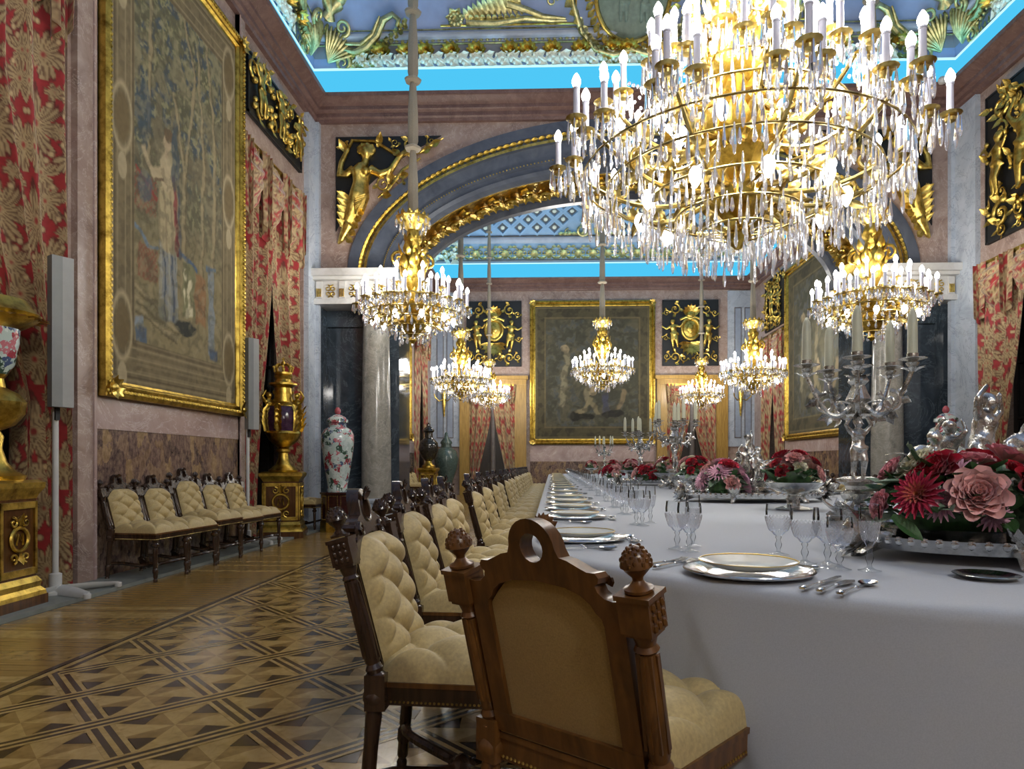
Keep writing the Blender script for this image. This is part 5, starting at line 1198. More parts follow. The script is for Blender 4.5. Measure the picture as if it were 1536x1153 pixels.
stand8((-3.42, 10.55, 0), 'dark red octagonal stand with beaded panels under the left porcelain jar'); jar((-3.42, 10.55, .63), 'tall lidded flower-painted porcelain jar before the left dark pier', 'lidded porcelain jars by the arch piers')
stand8((6.12, 10.55, 0), 'dark red octagonal stand with beaded panels under the right porcelain jar'); jar((6.12, 10.55, .63), 'tall lidded flower-painted porcelain jar before the right dark pier', 'lidded porcelain jars by the arch piers')
# rear room jars
t = thing('pedestal', 'gilt pedestal under the dark vase beyond the arch', 'pedestal', (-3.7, 19.9, 0)); pedestal(t, .5, .95)
t = thing('dark_vase', 'dark bronze-mounted vase on the pedestal beyond the arch', 'vase', (-3.7, 19.9, .95)); obj('foot', MB().lathe([(.2, 0), (.2, .06), (.12, .12), (.09, .2)], 20), 'gilt_bronze', t); obj('body', MB().lathe([(.09, .2), (.2, .3), (.3, .55), (.28, .75), (.13, .9), (.12, 1.05), (.18, 1.1)], 24), 'vase_dark', t); obj('lid', MB().lathe([(.18, 1.1), (.16, 1.16), (.06, 1.24), (.05, 1.32), (0, 1.36)], 20), 'vase_dark', t)
t = thing('green_vase', 'large grey-green lidded vase before the pale corner pier beyond the arch', 'vase', (-3.55, 22.3, 0)); obj('stand', MB().lathe([(.3, 0), (.3, .1), (.24, .15), (.24, .35), (.3, .4)], 8), 'octagon_red', t, False); obj('body', MB().lathe([(.2, .4), (.22, .5), (.36, .9), (.42, 1.25), (.34, 1.5), (.18, 1.62), (.17, 1.74)], 28), 'vase_green', t); obj('lid', MB().lathe([(.2, 1.74), (.2, 1.8), (.08, 1.95), (.05, 2.1), (0, 2.15)], 20), 'vase_green', t)
# floor-standing lamp panels
def lamp_stand(loc, rz, label):
    t = thing('panel_lamp_stand', label, 'lamp stand', loc, rz, 'grey panel lamp stands along the left wall')
    b = MB().lathe([(.10, 0), (.10, .02), (.05, .03)], 20)
    for a in (.1, 1.35, -1.1, 2.9):
        ca, sa = math.cos(a), math.sin(a); b.tube([(0, 0, .035), (ca*.25, sa*.25, .035), (ca*.44, sa*.44, .028)], [.05, .045, .03], 8, .35)
    obj('foot', b, 'white_paint', t)
    for a in (.1, 1.35, -1.1, 2.9): obj('caster', MB().lathe([(.025, 0), (.028, .01), (.028, .035), (.02, .04)], 12, (.44*math.cos(a), .44*math.sin(a), 0)), 'white_paint', t)
    obj('pole', MB().lathe([(.045, .03), (.045, .16), (.022, .17), (.022, 2.72)], 14), 'white_paint', t)
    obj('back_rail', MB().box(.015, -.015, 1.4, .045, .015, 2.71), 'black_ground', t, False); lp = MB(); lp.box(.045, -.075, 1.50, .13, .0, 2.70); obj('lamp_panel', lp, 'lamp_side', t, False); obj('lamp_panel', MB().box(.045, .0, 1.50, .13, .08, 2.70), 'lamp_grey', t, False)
    for z in (1.75, 2.45): obj('clamp', MB().box(-.03, -.02, z, .05, .02, z+.05), 'black_ground', t, False)
lamp_stand((-4.01, 5.27, .03), -.55, 'tall grey panel lamp on a white castered stand beside the first wall chair'); lamp_stand((-4.04, 8.74, .03), -.55, 'tall grey panel lamp on a stand between the wall chairs and the crowned urn')
FRUIT = MB().ell((0, 0, 0), 1, 8, 6).mesh('gilt_fruit', 'gold'); GLEAF = MB().leaf((0, 0, 0), (1, -.2, 0), 1, .5, (0, -1, 0), .3, 5, 3).mesh('gilt_leaf', 'gold')
# ================================================================== gilt relief panels
def relief(label, loc, rz, w_, h, kind, seed=0, group=None, flipx=False):
    t = thing('gilt_relief_panel', label, 'relief panel', loc, rz, group); rg = random.Random(seed)
    obj('ground', MB().box(0, -.03, 0, w_, .015, h), 'black_ground', t, False)
    e = MB()
    for a in ((0, 0, w_, .03), (0, h-.03, w_, h), (0, 0, .03, h), (w_-.03, 0, w_, h)): e.box(a[0], -.045, a[1], a[2], -.02, a[3])
    obj('edge_moulding', e, 'black_ground', t, False)
    cx = w_/2; P = lambda mb: mb.warp(lambda x, y, z: (x, -.035-z, y))
    def figure(pose, x, z, s_, rot=0, tw=0): obj('gilt_figure', MB().merge(FIGM[pose], Matrix.Translation((x, -.10*s_-.03, z)) @ Matrix.Diagonal((1, .62, 1, 1)) @ Matrix.Rotation(rot, 4, 'Y') @ Matrix.Rotation(tw, 4, 'Z') @ Matrix.Diagonal((s_, s_, s_, 1))), 'gold', t)
    def spray(x, y, r, sg, a0, n=3):
        b = MB(); b.scroll((x, y, .02), r, 1.35, a0, sg, r*.16, .5, n=7, steps=20)
        for k in range(n): a = a0+sg*k*1.5; b.leaf((x+r*.9*math.cos(a), y+r*.9*math.sin(a), .03), (math.cos(a+sg*.9), math.sin(a+sg*.9), .15), r*.95, r*.5, (0, 0, 1), .3, 5, 3)
        for k in range(5): a = k*1.257; b.ell((x+r*.13*math.cos(a), y+r*.13*math.sin(a), .04), r*.11, 7, 5)
        return obj('gilt_scroll', P(b), 'gold', t)
    if kind == 'arms':                                         # two children beside an oval shield
        b = MB(); b.ring((cx, h*.56, .03), h*.13, h*.025, 28, 8, sy=1.2); b.ell((cx, h*.56, .02), (h*.115, h*.14, .06), 16, 10); b.ell((cx, h*.57, .06), (h*.06, h*.08, .05), 12, 8); obj('gilt_shield', P(b), 'gold', t)
        b = MB()
        for k in range(7): a = PI/2+(k-3)*.42; b.leaf((cx, h*.78, .03), (math.cos(a), math.sin(a), .15), h*.16, h*.08, (0, 0, 1), .3, 5, 3)
        b.ell((cx, h*.77, .05), (h*.07, h*.06, .06), 10, 8); b.tube([(cx-h*.16, h*.7, .03), (cx-h*.06, h*.74, .05), (cx, h*.71, .06), (cx+h*.06, h*.74, .05), (cx+h*.16, h*.7, .03)], h*.02, 7); obj('gilt_mask', P(b), 'gold', t)
        for sx in (-1, 1):
            figure('out', cx+sx*w_*.27, h*.27, h*.44, sx*.12, sx*.35)
            spray(cx+sx*w_*.28, h*.86, h*.085, sx, PI/2); spray(cx+sx*w_*.43, h*.80, h*.05, -sx, 0); spray(cx+sx*w_*.28, h*.13, h*.085, -sx, -PI/2); spray(cx+sx*w_*.12, h*.12, h*.06, sx, 0); spray(cx+sx*w_*.43, h*.14, h*.06, sx, PI/2); spray(cx+sx*w_*.45, h*.42, h*.045, sx, PI)
        b = MB()
        for k in range(9): a = -PI/2+(k-4)*.36; b.leaf((cx, h*.34, .03), (math.cos(a), math.sin(a), .15), h*.24, h*.07, (0, 0, 1), .3, 5, 3)
        obj('gilt_palmette', P(b), 'gold', t)
    elif kind == 'cluster':                                    # crowded putti, fruit and leaves
        nf = max(2, int(w_/.55))
        for k in range(nf): figure(('raise', 'out', 'low')[k % 3], w_*(k+.5)/nf, h*.08, h*.86, rg.uniform(-.25, .25), rg.uniform(-.6, .6))
        for k in range(nf*3): spray(w_*(k+.5)/(nf*3), h*(.2 if k % 2 else .8)+rg.uniform(-.05, .05), min(h*.16, .16), 1 if k % 2 else -1, rg.uniform(0, 6))
        for k in range(50): o = link('gilt_fruit', FRUIT, t); o.location = (rg.uniform(.06, w_-.06), -.085, rg.uniform(h*.1, h*.9)); s_ = rg.uniform(.025, .055); o.scale = (s_,)*3
    elif kind == 'tall':
        figure('raise', cx, h*.22, h*.56, 0, .4); figure('out', cx+w_*.33, h*.28, h*.42, -.1, .3); figure('out', cx-w_*.33, h*.28, h*.42, .1, -.3)
        for sx in (-1, 1):
            for z, r in ((.86, .09), (.70, .06), (.15, .09), (.30, .05), (.05, .05)): spray(cx+sx*w_*.3, h*z, h*r, sx if z > .5 else -sx, PI/2); spray(cx+sx*w_*.12, h*(z-.02), h*r*.7, -sx, 0)
        for k in range(60):
            x, y = rg.uniform(.08, w_-.08), rg.uniform(.08, h-.08); o = link('gilt_fruit', FRUIT, t); o.location = (x, -.07, y); s_ = rg.uniform(.03, .06); o.scale = (s_,)*3
            o = link('gilt_leaf', GLEAF, t); o.location = (x, -.06, y); o.scale = (.2, .2, .2); o.rotation_euler = (0, rg.uniform(0, 6.3), 0)
    return t
relief('gilt putti and fruit relief above the curtains behind the crowned urn', (XL+.03, 8.95, 5.88), PI/2, 1.95, .86, 'cluster', 3)
relief('tall gilt figure relief above the curtains of the right wall', (XR-.03, 10.72, 4.52), -PI/2, 2.1, 2.3, 'tall', 5)
relief('square gilt relief of two children and a shield above the far left door', (-2.95, YF-.03, 4.42), 0, 1.9, 2.25, 'arms', 6, 'square gilt reliefs above the far doors')
relief('square gilt relief of two children and a shield above the far right door', (3.78, YF-.03, 4.42), 0, 1.9, 2.25, 'arms', 7, 'square gilt reliefs above the far doors')
relief('gilt relief on the right wall of the room beyond the arch', (XR-.03, 21.6, 5.25), -PI/2, 1.75, 1.6, 'tall', 9)
# spandrels: black corner fields with a gilt nymph growing out of leaves
def spandrel(sg, label):
    t = thing('spandrel_relief', label, 'relief panel', (XC, YA, 0), 0, 'gilt nymph reliefs in the corners above the arch', (-sg, 1, 1) if sg > 0 else 1)
    x0, z1 = -5.14, 6.80; pts = [(x0, z1)]; off = -.38
    es = []
    for k in range(200):
        an = PI/2*k/200; x = -(AA-off)*math.cos(an); z = Z0+(AB-off)*math.sin(an)
        if x > x0 and z < z1: es.append((x, z))
    pts = [(x0, z1), (x0, es[0][1])]+es[::6]+[(es[-1][0], z1)]
    obj('ground', MB().prism(pts, -.02, .0, 'y'), 'black_ground', t, False)
    b = MB(); H = Vector((x0+.55, -.06, 6.50))
    b.ell(H, (.105, .10, .13), 12, 9); b.ell(H+Vector((0, .02, .05)), (.15, .09, .11), 12, 8)
    for k in range(9): a = k*.7; b.ell(H+Vector((.13*math.cos(a), 0, .05+.09*math.sin(a))), .05, 7, 5)
    b.tube([(H.x, -.06, H.z-.1), (H.x-.03, -.06, H.z-.2)], [.06, .07], 9)
    b.tube([(x0+.50, -.06, 6.30), (x0+.48, -.07, 6.16), (x0+.46, -.07, 5.95), (x0+.44, -.07, 5.76), (x0+.36, -.06, 5.5), (x0+.24, -.06, 5.25), (x0+.12, -.05, 5.0)], [.10, .19, .15, .19, .17, .12, .05], 12, .62)
    for sx in (-1, 1): b.ell((x0+.48+sx*.085, -.16, 6.14), .07, 9, 7)
    b.tube([(x0+.34, -.06, 6.22), (x0+.2, -.07, 6.12), (x0+.08, -.07, 6.10), (x0+.12, -.08, 6.32), (x0+.24, -.07, 6.58)], [.08, .07, .06, .05, .04], 9)
    b.tube([(x0+.62, -.06, 6.22), (x0+.80, -.07, 6.12), (x0+.98, -.07, 6.18), (x0+1.14, -.07, 6.42), (x0+1.22, -.07, 6.5)], [.08, .07, .06, .05, .035], 9)
    b.tube([(x0+.24, -.06, 5.25), (x0+.10, -.05, 4.98), (x0+.05, -.04, 4.92)], [.12, .05, .02], 9)
    link('gilt_figure', remesh(b, .018, 'gold', 'gilt_figure', 3), t)
    d = MB()
    for k in range(9): d.tube([(x0+.28+.016*k, -.16, 5.72-.03*k), (x0+.40, -.20, 5.66-.035*k), (x0+.56-.02*k, -.15, 5.74-.035*k)], .018, 6)
    for k in range(5): d.leaf((x0+.3, -.1, 5.62-.12*k), (-.7, -.1, .5), .3, .13, (0, -1, 0), .3, 5, 3); d.leaf((x0+.4-.05*k, -.1, 5.5-.12*k), (.6, -.1, -.5), .22, .12, (0, -1, 0), .3, 5, 3)
    obj('gilt_drapery', d, 'gold', t)
    s_ = MB()
    for (x, z, r, sg2, a0) in ((x0+1.35, 6.62, .14, 1, 2), (x0+1.05, 6.68, .08, -1, 0), (x0+.85, 5.95, .13, 1, 1.5), (x0+1.68, 6.70, .08, 1, 2), (x0+.14, 6.64, .08, -1, 1), (x0+1.12, 6.02, .1, -1, 3)):
        q = MB().scroll((x, z, 0), r, 1.3, a0, sg2, r*.16, .5, n=7, steps=18)
        for k in range(3): a = a0+sg2*k*1.6; q.leaf((x+r*.8*math.cos(a), z+r*.8*math.sin(a), .02), (math.cos(a+sg2), math.sin(a+sg2), .1), r*1.1, r*.6, (0, 0, 1), .3, 5, 3)
        q.warp(lambda a, b2, c_: (a, -.03-c_, b2)); s_.merge(q)
    s_.tube([(x0+.1, -.05, 6.3), (x0+.3, -.05, 6.72), (x0+.7, -.05, 6.70), (x0+1.1, -.05, 6.45), (x0+1.5, -.05, 6.5), (x0+1.9, -.04, 6.75)], [.03, .03, .03, .03, .025, .012], 7)
    s_.tube([(x0+.75, -.05, 5.72), (x0+.95, -.05, 5.88), (x0+1.2, -.05, 6.2), (x0+1.5, -.05, 6.4)], [.015, .025, .03, .02], 7)
    for (x, z, dx, dz) in ((1.0, 6.55, .6, -.5), (1.3, 6.42, .8, .5), (1.5, 6.5, .9, .2), (.95, 5.95, .2, .9), (1.1, 6.1, .9, -.1), (.8, 5.78, .9, -.3), (.2, 6.5, -.4, .8), (1.65, 6.6, 1, .3), (.75, 6.6, .3, .8), (.1, 5.85, .1, -1), (.12, 5.6, 0, -1)): s_.leaf((x0+x, -.05, z), (dx, -.1, dz), .26, .12, (0, -1, 0), .3, 5, 3)
    obj('gilt_scroll', s_, 'gold', t)
spandrel(-1, 'gilt nymph relief in the black corner above the arch on the left'), spandrel(1, 'gilt nymph relief in the black corner above the arch on the right')
# ================================================================== ceiling ornament
co_ = thing('cove_ornament', 'gilded stucco garlands, scrolls and medallion on the blue cove above the arch', 'stucco ornament')
def band(t0, t1, h, mat, room, parent, name, n=4):
    pr = []
    for k in range(n+1):
        o, z, n0, nz = prof(t0+(t1-t0)*k/n); hh = h*math.sin(PI*(k+.3)/(n+.6))**.5 if h > .0 else .003; pr.append((o+hh*n0, z+hh*nz))
    y0, y1 = (YN, YA) if room == 0 else (YB, YF); return obj(name, rsweep(pr, XL, XR, y0, y1), mat, parent)
band(.16, .34, .03, 'ceil_grey', 0, co_, 'grey_band'); band(.34, .375, .035, 'pale_gold', 0, co_, 'rope_moulding'); bead_ = MB().ell((0, 0, 0), 1, 6, 4).mesh('bead', 'pale_gold')
fb = cove('arch'); xb = XL+1.2
while xb < XR-1.2:
    o = link('bead', bead_, co_); o.location = fb(xb, .405, .02); o.scale = (.034, .024, .024); xb += .105
band(.395, .415, .012, 'ceil_pale', 0, co_, 'bead_ground'); band(.42, .53, .06, 'ceil_pale', 0, co_, 'lilac_moulding'); band(.555, .58, .04, 'pale_gold', 0, co_, 'gilt_fillet')
def gar(side, gilt):
    b = MB(); rg = random.Random(3)
    if not gilt:
        for k in range(2):
            x = -.17+k*.17
            b.leaf((x, .05, .03), (1, .42, .05), .20, .085, (0, 0, 1), .12, 7, 3, .3); b.leaf((x+.05, .09, .03), (1, -.55, .05), .19, .08, (0, 0, 1), .12, 7, 3, .3); b.leaf((x, .05, .02), (-.5, -.5, .05), .12, .06, (0, 0, 1), .12, 6, 3, .3)
            b.ell((x+.06, .065, .05), .030, 8, 6); b.ell((x+.10, .04, .045), .022, 7, 5); b.ell((x+.03, .10, .045), .022, 7, 5); b.leaf((x+.1, .03, .02), (.6, -.8, .05), .10, .06, (0, 0, 1), .12, 6, 3, .3)
        b.tube([(-.2, .06, .03), (-.1, .09, .05), (0, .05, .04), (.1, .09, .05), (.2, .06, .03)], .018, 6)
    else:
        for q in range(6): a = .25+q*.52; b.leaf((0, .13, .03), (math.cos(a), math.sin(a)*.75, .25), .17, .085, (0, 0, 1), .4, 5, 3)
        b.ell((0, .14, .07), .03, 7, 5)
    f = cove(side); b.warp(lambda s, t, h: f(s*1.35, (t*1.9-.02) if not gilt else (.23+(t-.13)*1.25), h*1.4+.01)); return b
for side, a0, a1, ax in (('arch', XL+1.0, XR-1.0, 0), ('left', 5.0, YA-1.0, 1), ('right', 5.0, YA-1.0, 1)):
    me = gar(side, 0).mesh('garland_leaves', 'stucco_green'); me2 = gar(side, 1).mesh('gilt_leaves', 'gilt_bronze'); s0 = a0
    while s0 < a1:
        for m3, nm, dx in ((me, 'garland_leaves', 0), (me2, 'gilt_leaves', random.uniform(.1, .3))):
            o = link(nm, m3, co_); o.location = (s0+dx, 0, 0) if ax == 0 else (0, s0+dx, 0)
        s0 += .44
def on(side, b, mat, name, mirror=None):
    f = cove(side)
    def g(s, t, h):
        if mirror is not None: s = 2*mirror-s
        return f(s, t, h)
    b.warp(g)
    if mirror is not None: b.f = [q[::-1] for q in b.f]
    return obj(name, b, mat, co_)
def acanthus_corner():
    """s measured from the corner"""
    b = MB()
    for k in range(9): a = .15+k*.17; b.tube([(.30, .10, .05), (.30+.18*math.cos(a), .10+.22*math.sin(a), .11), (.32+.34*math.cos(a), .12+.42*math.sin(a), .08), (.33+.42*math.cos(a), .14+.52*math.sin(a), .03)], [.02, .03, .035, .015], 7)
    b.scroll((.62, .62, .06), .13, 1.4, -PI/2, 1, .035, .3, n=8, steps=20); b.scroll((.22, .66, .06), .11, 1.4, -PI/2, -1, .03, .3, n=8, steps=20); b.scroll((.55, .08, .05), .15, 1.5, PI/2, -1, .035, .3, n=8, steps=20)
    b.tube([(.55, .3, .05), (.8, .25, .08), (1.0, .32, .08), (1.2, .50, .07), (1.34, .72, .07), (1.5, .80, .08), (1.6, .72, .07), (1.55, .62, .06)], [.05, .06, .06, .06, .06, .055, .045, .03], 9); b.tube([(.6, .38, .05), (.9, .36, .1), (1.12, .52, .09), (1.28, .78, .09)], [.03, .035, .035, .02], 8)
    for k in range(12): u = k/11; x = .7+u*.95; y = .14+.5*u**1.6; b.leaf((x, y, .04), (.6, -.7+.5*u, .25), .17, .09, (0, 0, 1), .4, 5, 3); b.leaf((x, y+.05, .05), (.9, .2, .25), .15, .08, (0, 0, 1), .4, 5, 3); b.ell((x+.03, y+.02, .06), .03, 7, 5)
    for k in range(5): b.leaf((.6+.1*k, .03, .03), (1, -.25+.15*k, .2), .2, .09, (0, 0, 1), .3, 5, 3)
    b.tube([(.42, .72, .07), (.45, .9, .10), (.42, 1.06, .1)], [.09, .07, .12], 10); b.ell((.45, 1.2, .12), (.16, .18, .1), 10, 7)
    return b
for side, corner, dr in (('arch', XL, 1), ('arch', XR, -1), ('left', YA, -1), ('right', YA, -1)):
    b = acanthus_corner(); b.warp(lambda s, t, h: (corner+dr*s, t, h)); on(side, b, 'pale_gold', 'corner_acanthus')
for m_ in (None, XC):                                           # wing-and-horn trophies in the blue panels
    b = MB(); x0 = -1.75
    for k in range(11): b.leaf((x0+.35+.09*k, .66+.01*k, .03), (-.35, .9, .15), .26+.03*k, .1, (0, 0, 1), .2, 5, 0, .1)
    for k in range(9): b.leaf((x0+.4+.1*k, .64, .05), (-.2, .9, .2), .16, .09, (0, 0, 1), .3, 5, 0, .1)
    b.tube([(x0+.3, .66, .06), (x0+.8, .64, .09), (x0+1.3, .70, .09), (x0+1.75, .66, .07), (x0+2.0, .66, .05)], [.06, .05, .045, .035, .015], 9); b.tube([(x0+1.0, .92, .06), (x0+1.35, .82, .09), (x0+1.6, .72, .08), (x0+1.98, .69, .05)], [.06, .055, .045, .02], 9)
    for k in range(10): a = k*.63; b.ell((x0+.12+.1*math.cos(a), .72+.08*math.sin(a), .06), .045, 8, 6)
    for k in range(6): a = k*1.05; b.leaf((x0+.12, .74, .04), (math.cos(a), math.sin(a), .2), .2, .1, (0, 0, 1), .3, 5, 3)
    b.scroll((x0+1.75, .95, .05), .1, 1.3, 0, 1, .022, .4, n=7, steps=16); on('arch', b, 'pale_gold', 'gilt_trophy', m_)
    b = MB(); b.tube([(x0-.15, .62, .03), (x0+2.15, .62, .03)], .018, 7); b.tube([(x0+2.15, .62, .03), (x0+2.15, 1.4, .03)], .018, 7); on('arch', b, 'gold', 'panel_fillet', m_)
b = MB(); b.lathe([(0, .07), (.5, .07), (.58, .05), (.60, .02)], 40, (XC, 1.02, 0), 1.0, 1.12); on('arch', b, 'medallion_green', 'medallion')
b = MB(); b.merge(FIGM['out'], Matrix.Translation((XC-.15, .62, .09)) @ Matrix.Diagonal((1, 1, .35, 1)) @ Matrix.Rotation(-PI/2, 4, 'X') @ Matrix.Diagonal((.62, .62, .62, 1))).merge(FIGM['raise'], Matrix.Translation((XC+.2, .6, .09)) @ Matrix.Diagonal((1, 1, .35, 1)) @ Matrix.Rotation(-PI/2, 4, 'X') @ Matrix.Diagonal((.58, .58, .58, 1))); on('arch', b, 'medallion_green', 'medallion_figures')
b = MB(); b.ring((XC, 1.02, .05), .62, .035, 48, 8, sy=1.12)
for k in range(44): a = 2*PI*k/44; b.leaf((XC+.66*math.cos(a), 1.02+.74*math.sin(a), .03), (math.cos(a+.5), math.sin(a+.5), .2), .2, .1, (0, 0, 1), .35, 5, 3)
on('arch', b, 'gold', 'medallion_wreath')
b = MB()
for sx in (-1, 1):
    b.tube([(XC, .22, .05), (XC+sx*.3, .12, .08), (XC+sx*.6, .22, .08), (XC+sx*.85, .5, .08), (XC+sx*1.0, .9, .08), (XC+sx*1.05, 1.3, .07)], [.06, .055, .05, .05, .045, .04], 9); b.scroll((XC+sx*.28, .06, .05), .12, 1.4, PI/2, sx, .03, .3, n=8, steps=18); b.scroll((XC+sx*.62, .02, .05), .09, 1.3, PI/2, -sx, .022, .3, n=8, steps=18)
    for k in range(9): u = k/8; x = XC+sx*(.35+.65*u); y = .16+.8*u**1.5; b.leaf((x, y, .05), (sx*.8, .5-u, .25), .22, .11, (0, 0, 1), .4, 5, 3); b.leaf((x, y, .05), (sx*.3, -.9, .25), .16, .09, (0, 0, 1), .4, 5, 3)
    for k in range(5): b.leaf((XC+sx*.1*k, .02, .03), (sx*.9, -.1-.05*k, .2), .2, .1, (0, 0, 1), .3, 5, 3)
for k in range(8): b.ell((XC-.3+.085*k, .20+.04*math.cos(k*2), .07), .04, 8, 6)
on('arch', b, 'pale_gold', 'medallion_scrolls')
# rear ceiling: garland band, mouldings, diagonal coffers
cr_ = thing('coffered_cove', 'pale blue coffered cove with gilded garland band in the room beyond the arch', 'stucco ornament')
band(.03, .12, .04, 'ceil_grey', 1, cr_, 'grey_moulding'); band(.66, .86, .06, 'ceil_pale', 1, cr_, 'pale_moulding'); band(.88, .93, .05, 'panel_line', 1, cr_, 'dark_fillet')
fF = cove('far'); b = MB()
for sx in (-1, 1):
    b.scroll((sx*.14, .36, .03), .13, 1.3, PI/2, sx, .028, .3, n=6, steps=14)
    for k in range(5): a = PI/2+sx*(.3+k*.55); b.leaf((sx*.05, .3, .03), (math.cos(a), math.sin(a), .2), .24, .1, (0, 0, 1), .35, 5, 3)
    b.leaf((sx*.1, .2, .03), (sx, -.2, .2), .22, .1, (0, 0, 1), .3, 5, 3); b.leaf((sx*.1, .55, .03), (sx, .1, .2), .2, .09, (0, 0, 1), .3, 5, 3); b.ell((sx*.2, .3, .05), .04, 7, 5)
me = b.warp(lambda s, t, h: fF(s, t, h)).mesh('garland', 'pale_gold'); x = XL+.6
while x < XR-.5:
    o = link('garland', me, cr_); o.location = (x, 0, 0); x += .50
def coffer():
    pass
for r in range(5):
    for c_ in range(18):
        s0 = XL+.8+c_*.58+(.29 if r % 2 else 0); t0 = 1.2+r*.29
        if s0 > XR-.6: continue
        if abs(s0-XC) < .75 and t0 < 1.7: continue
        fr = MB(); q = .235; k_ = .165
        for a in range(4):
            d0 = (math.cos(a*PI/2), math.sin(a*PI/2)); d1 = (math.cos((a+1)*PI/2), math.sin((a+1)*PI/2))
            P4 = [(s0+d0[0]*q*1.2, t0+d0[1]*q*1.2, .06), (s0+d1[0]*q*1.2, t0+d1[1]*q*1.2, .06), (s0+d1[0]*k_*1.2, t0+d1[1]*k_*1.2, .06), (s0+d0[0]*k_*1.2, t0+d0[1]*k_*1.2, .06), (s0+d1[0]*k_*1.1, t0+d1[1]*k_*1.1, .0), (s0+d0[0]*k_*1.1, t0+d0[1]*k_*1.1, .0)]
            fr.add(P4, [(0, 1, 2, 3), (3, 2, 4, 5)])
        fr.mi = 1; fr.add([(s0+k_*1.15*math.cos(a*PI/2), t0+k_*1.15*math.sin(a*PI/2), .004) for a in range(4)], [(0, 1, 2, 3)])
        fr.mi = 2; fr.ell((s0, t0, .03), (.075, .075, .035), 9, 5)
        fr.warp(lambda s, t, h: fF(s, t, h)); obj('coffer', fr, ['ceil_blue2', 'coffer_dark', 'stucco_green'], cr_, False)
b = MB()
for sx in (-1, 1):
    b.scroll((XC+sx*.33, 1.12, .05), .27, 1.4, PI/2, sx, .06, .3, n=8, steps=18); b.scroll((XC+sx*.8, 1.04, .05), .12, 1.3, PI/2, -sx, .03, .3, n=8, steps=18)
    for k in range(6): b.leaf((XC+sx*.1, 1.4, .05), (sx*math.cos(k*.4), math.sin(k*.4), .2), .4, .15, (0, 0, 1), .3, 5, 3); b.leaf((XC+sx*(.2+.15*k), .98, .05), (sx, .3, .2), .25, .12, (0, 0, 1), .3, 5, 3)
b.ell((XC, 1.5, .06), (.3, .14, .08), 12, 8); b.warp(lambda s, t, h: fF(s, t, h)); obj('cartouche', b, 'pale_gold', cr_)
for sx, cn in ((1, XL), (-1, XR)):
    b = MB(); rg = random.Random(4)
    for k in range(70): x = rg.uniform(.05, 1.0); y = rg.uniform(0, 1.3); a = rg.uniform(0, 6.3); b.leaf((cn+sx*x, y, .04), (math.cos(a), math.sin(a), .25), .28, .13, (0, 0, 1), .35, 5, 3)
    b.warp(lambda s, t, h: fF(s, t, h)); obj('corner_leafwork', b, 'stucco_green', cr_)
for side, yy0 in (('rleft', YF-1.0), ('rright', YF-1.0)):
    f = cove(side); b = MB(); rg = random.Random(8)
    for k in range(120): x = rg.uniform(YB+1, YF-.1); y = rg.uniform(.05, .62) if x < YF-1 else rg.uniform(0, 1.3); a = rg.uniform(0, 6.3); b.leaf((x, y, .04), (math.cos(a), math.sin(a), .25), .28, .13, (0, 0, 1), .35, 5, 3)
    b.warp(lambda s, t, h: f(s, t, h)); obj('side_leafwork', b, 'stucco_green', cr_)
# ================================================================== chandeliers
bulb_me = MB().lathe([(.016, 0), (.024, .012), (.030, .032), (.028, .05), (.017, .074), (.006, .09), (0, .094)], 12).mesh('bulb', 'bulb_glow')
cand_me = MB().lathe([(.021, 0), (.0195, .17), (.023, .172), (.023, .182), (.015, .185)], 12).mesh('candle', 'candle_sleeve')
dpan_me = MB().lathe([(.012, -.05), (.03, -.04), (.035, -.022), (.02, -.01), (.055, -.002), (.07, .006), (.066, .009), (.03, .006), (.026, .02), (.024, .03), (0, .03)], 14).mesh('drip_pan', 'brass')
def drop(L, w_, n=6): return MB().lathe([(0, 0), (w_*.35, -.012), (w_*.5, -L*.25), (w_, -L*.72), (w_*.55, -L*.93), (0, -L)], n, cap=False)
drop_me = [drop(.15, .013).mesh('crystal_drop', 'crystal', False), drop(.20, .016).mesh('crystal_drop', 'crystal', False), drop(.11, .018).mesh('crystal_drop', 'crystal', False)]
drops = [drop(.12, .020, 5), drop(.16, .024, 5), drop(.09, .026, 5)]
def leafy(mb, z, r, n, L, Wd, up=.6, ph=0):
    for k in range(n): a = 2*PI*k/n+ph; mb.leaf((r*math.cos(a), r*math.sin(a), z), (math.cos(a), math.sin(a), up), L, Wd, (-up*math.cos(a), -up*math.sin(a), 1), .5, 5, 3)
def lamp_light(t, z, e, size, col=(1, .97, .915)):
    l = bpy.data.lights.new('chandelier_light', 'POINT'); l.energy = e*LAMP; l.color = col; l.shadow_soft_size = size; o = bpy.data.objects.new('chandelier_light', l); COL.objects.link(o); o.parent = t; o.location = (0, 0, z); return o
def arm_tube(a, r0, z0, r1, z1, sag, w_=.022):
    m = MB(); pts = []; ca, sa = math.cos(a), math.sin(a)
    for i in range(13): u = i/12; r = r0+(r1-r0)*u; pts.append((ca*r, sa*r, z0+(z1-z0)*u**2.2-sag*math.sin(PI*u)))
    m.tube(pts, [w_*(1-.4*i/12) for i in range(13)], 7)
    for i in (2, 5, 8): p = Vector(pts[i]); m.leaf(p, (ca*.6, sa*.6, .8), .16, .08, (-sa, ca, 0), .6, 5, 3); m.leaf(p, (ca*.8, sa*.8, -.6), .14, .07, (-sa, ca, 0), -.6, 5, 3)
    b = MB().scroll((0, 0, 0), .09, 1.4, PI/2, -1, .016, 0, n=6, steps=14); m.merge(b, Matrix.Translation((ca*(r0+r1)*.62, sa*(r0+r1)*.62, z0+(z1-z0)*.4)) @ Matrix.Rotation(a, 4, 'Z') @ Matrix.Rotation(PI/2, 4, 'X')); return m
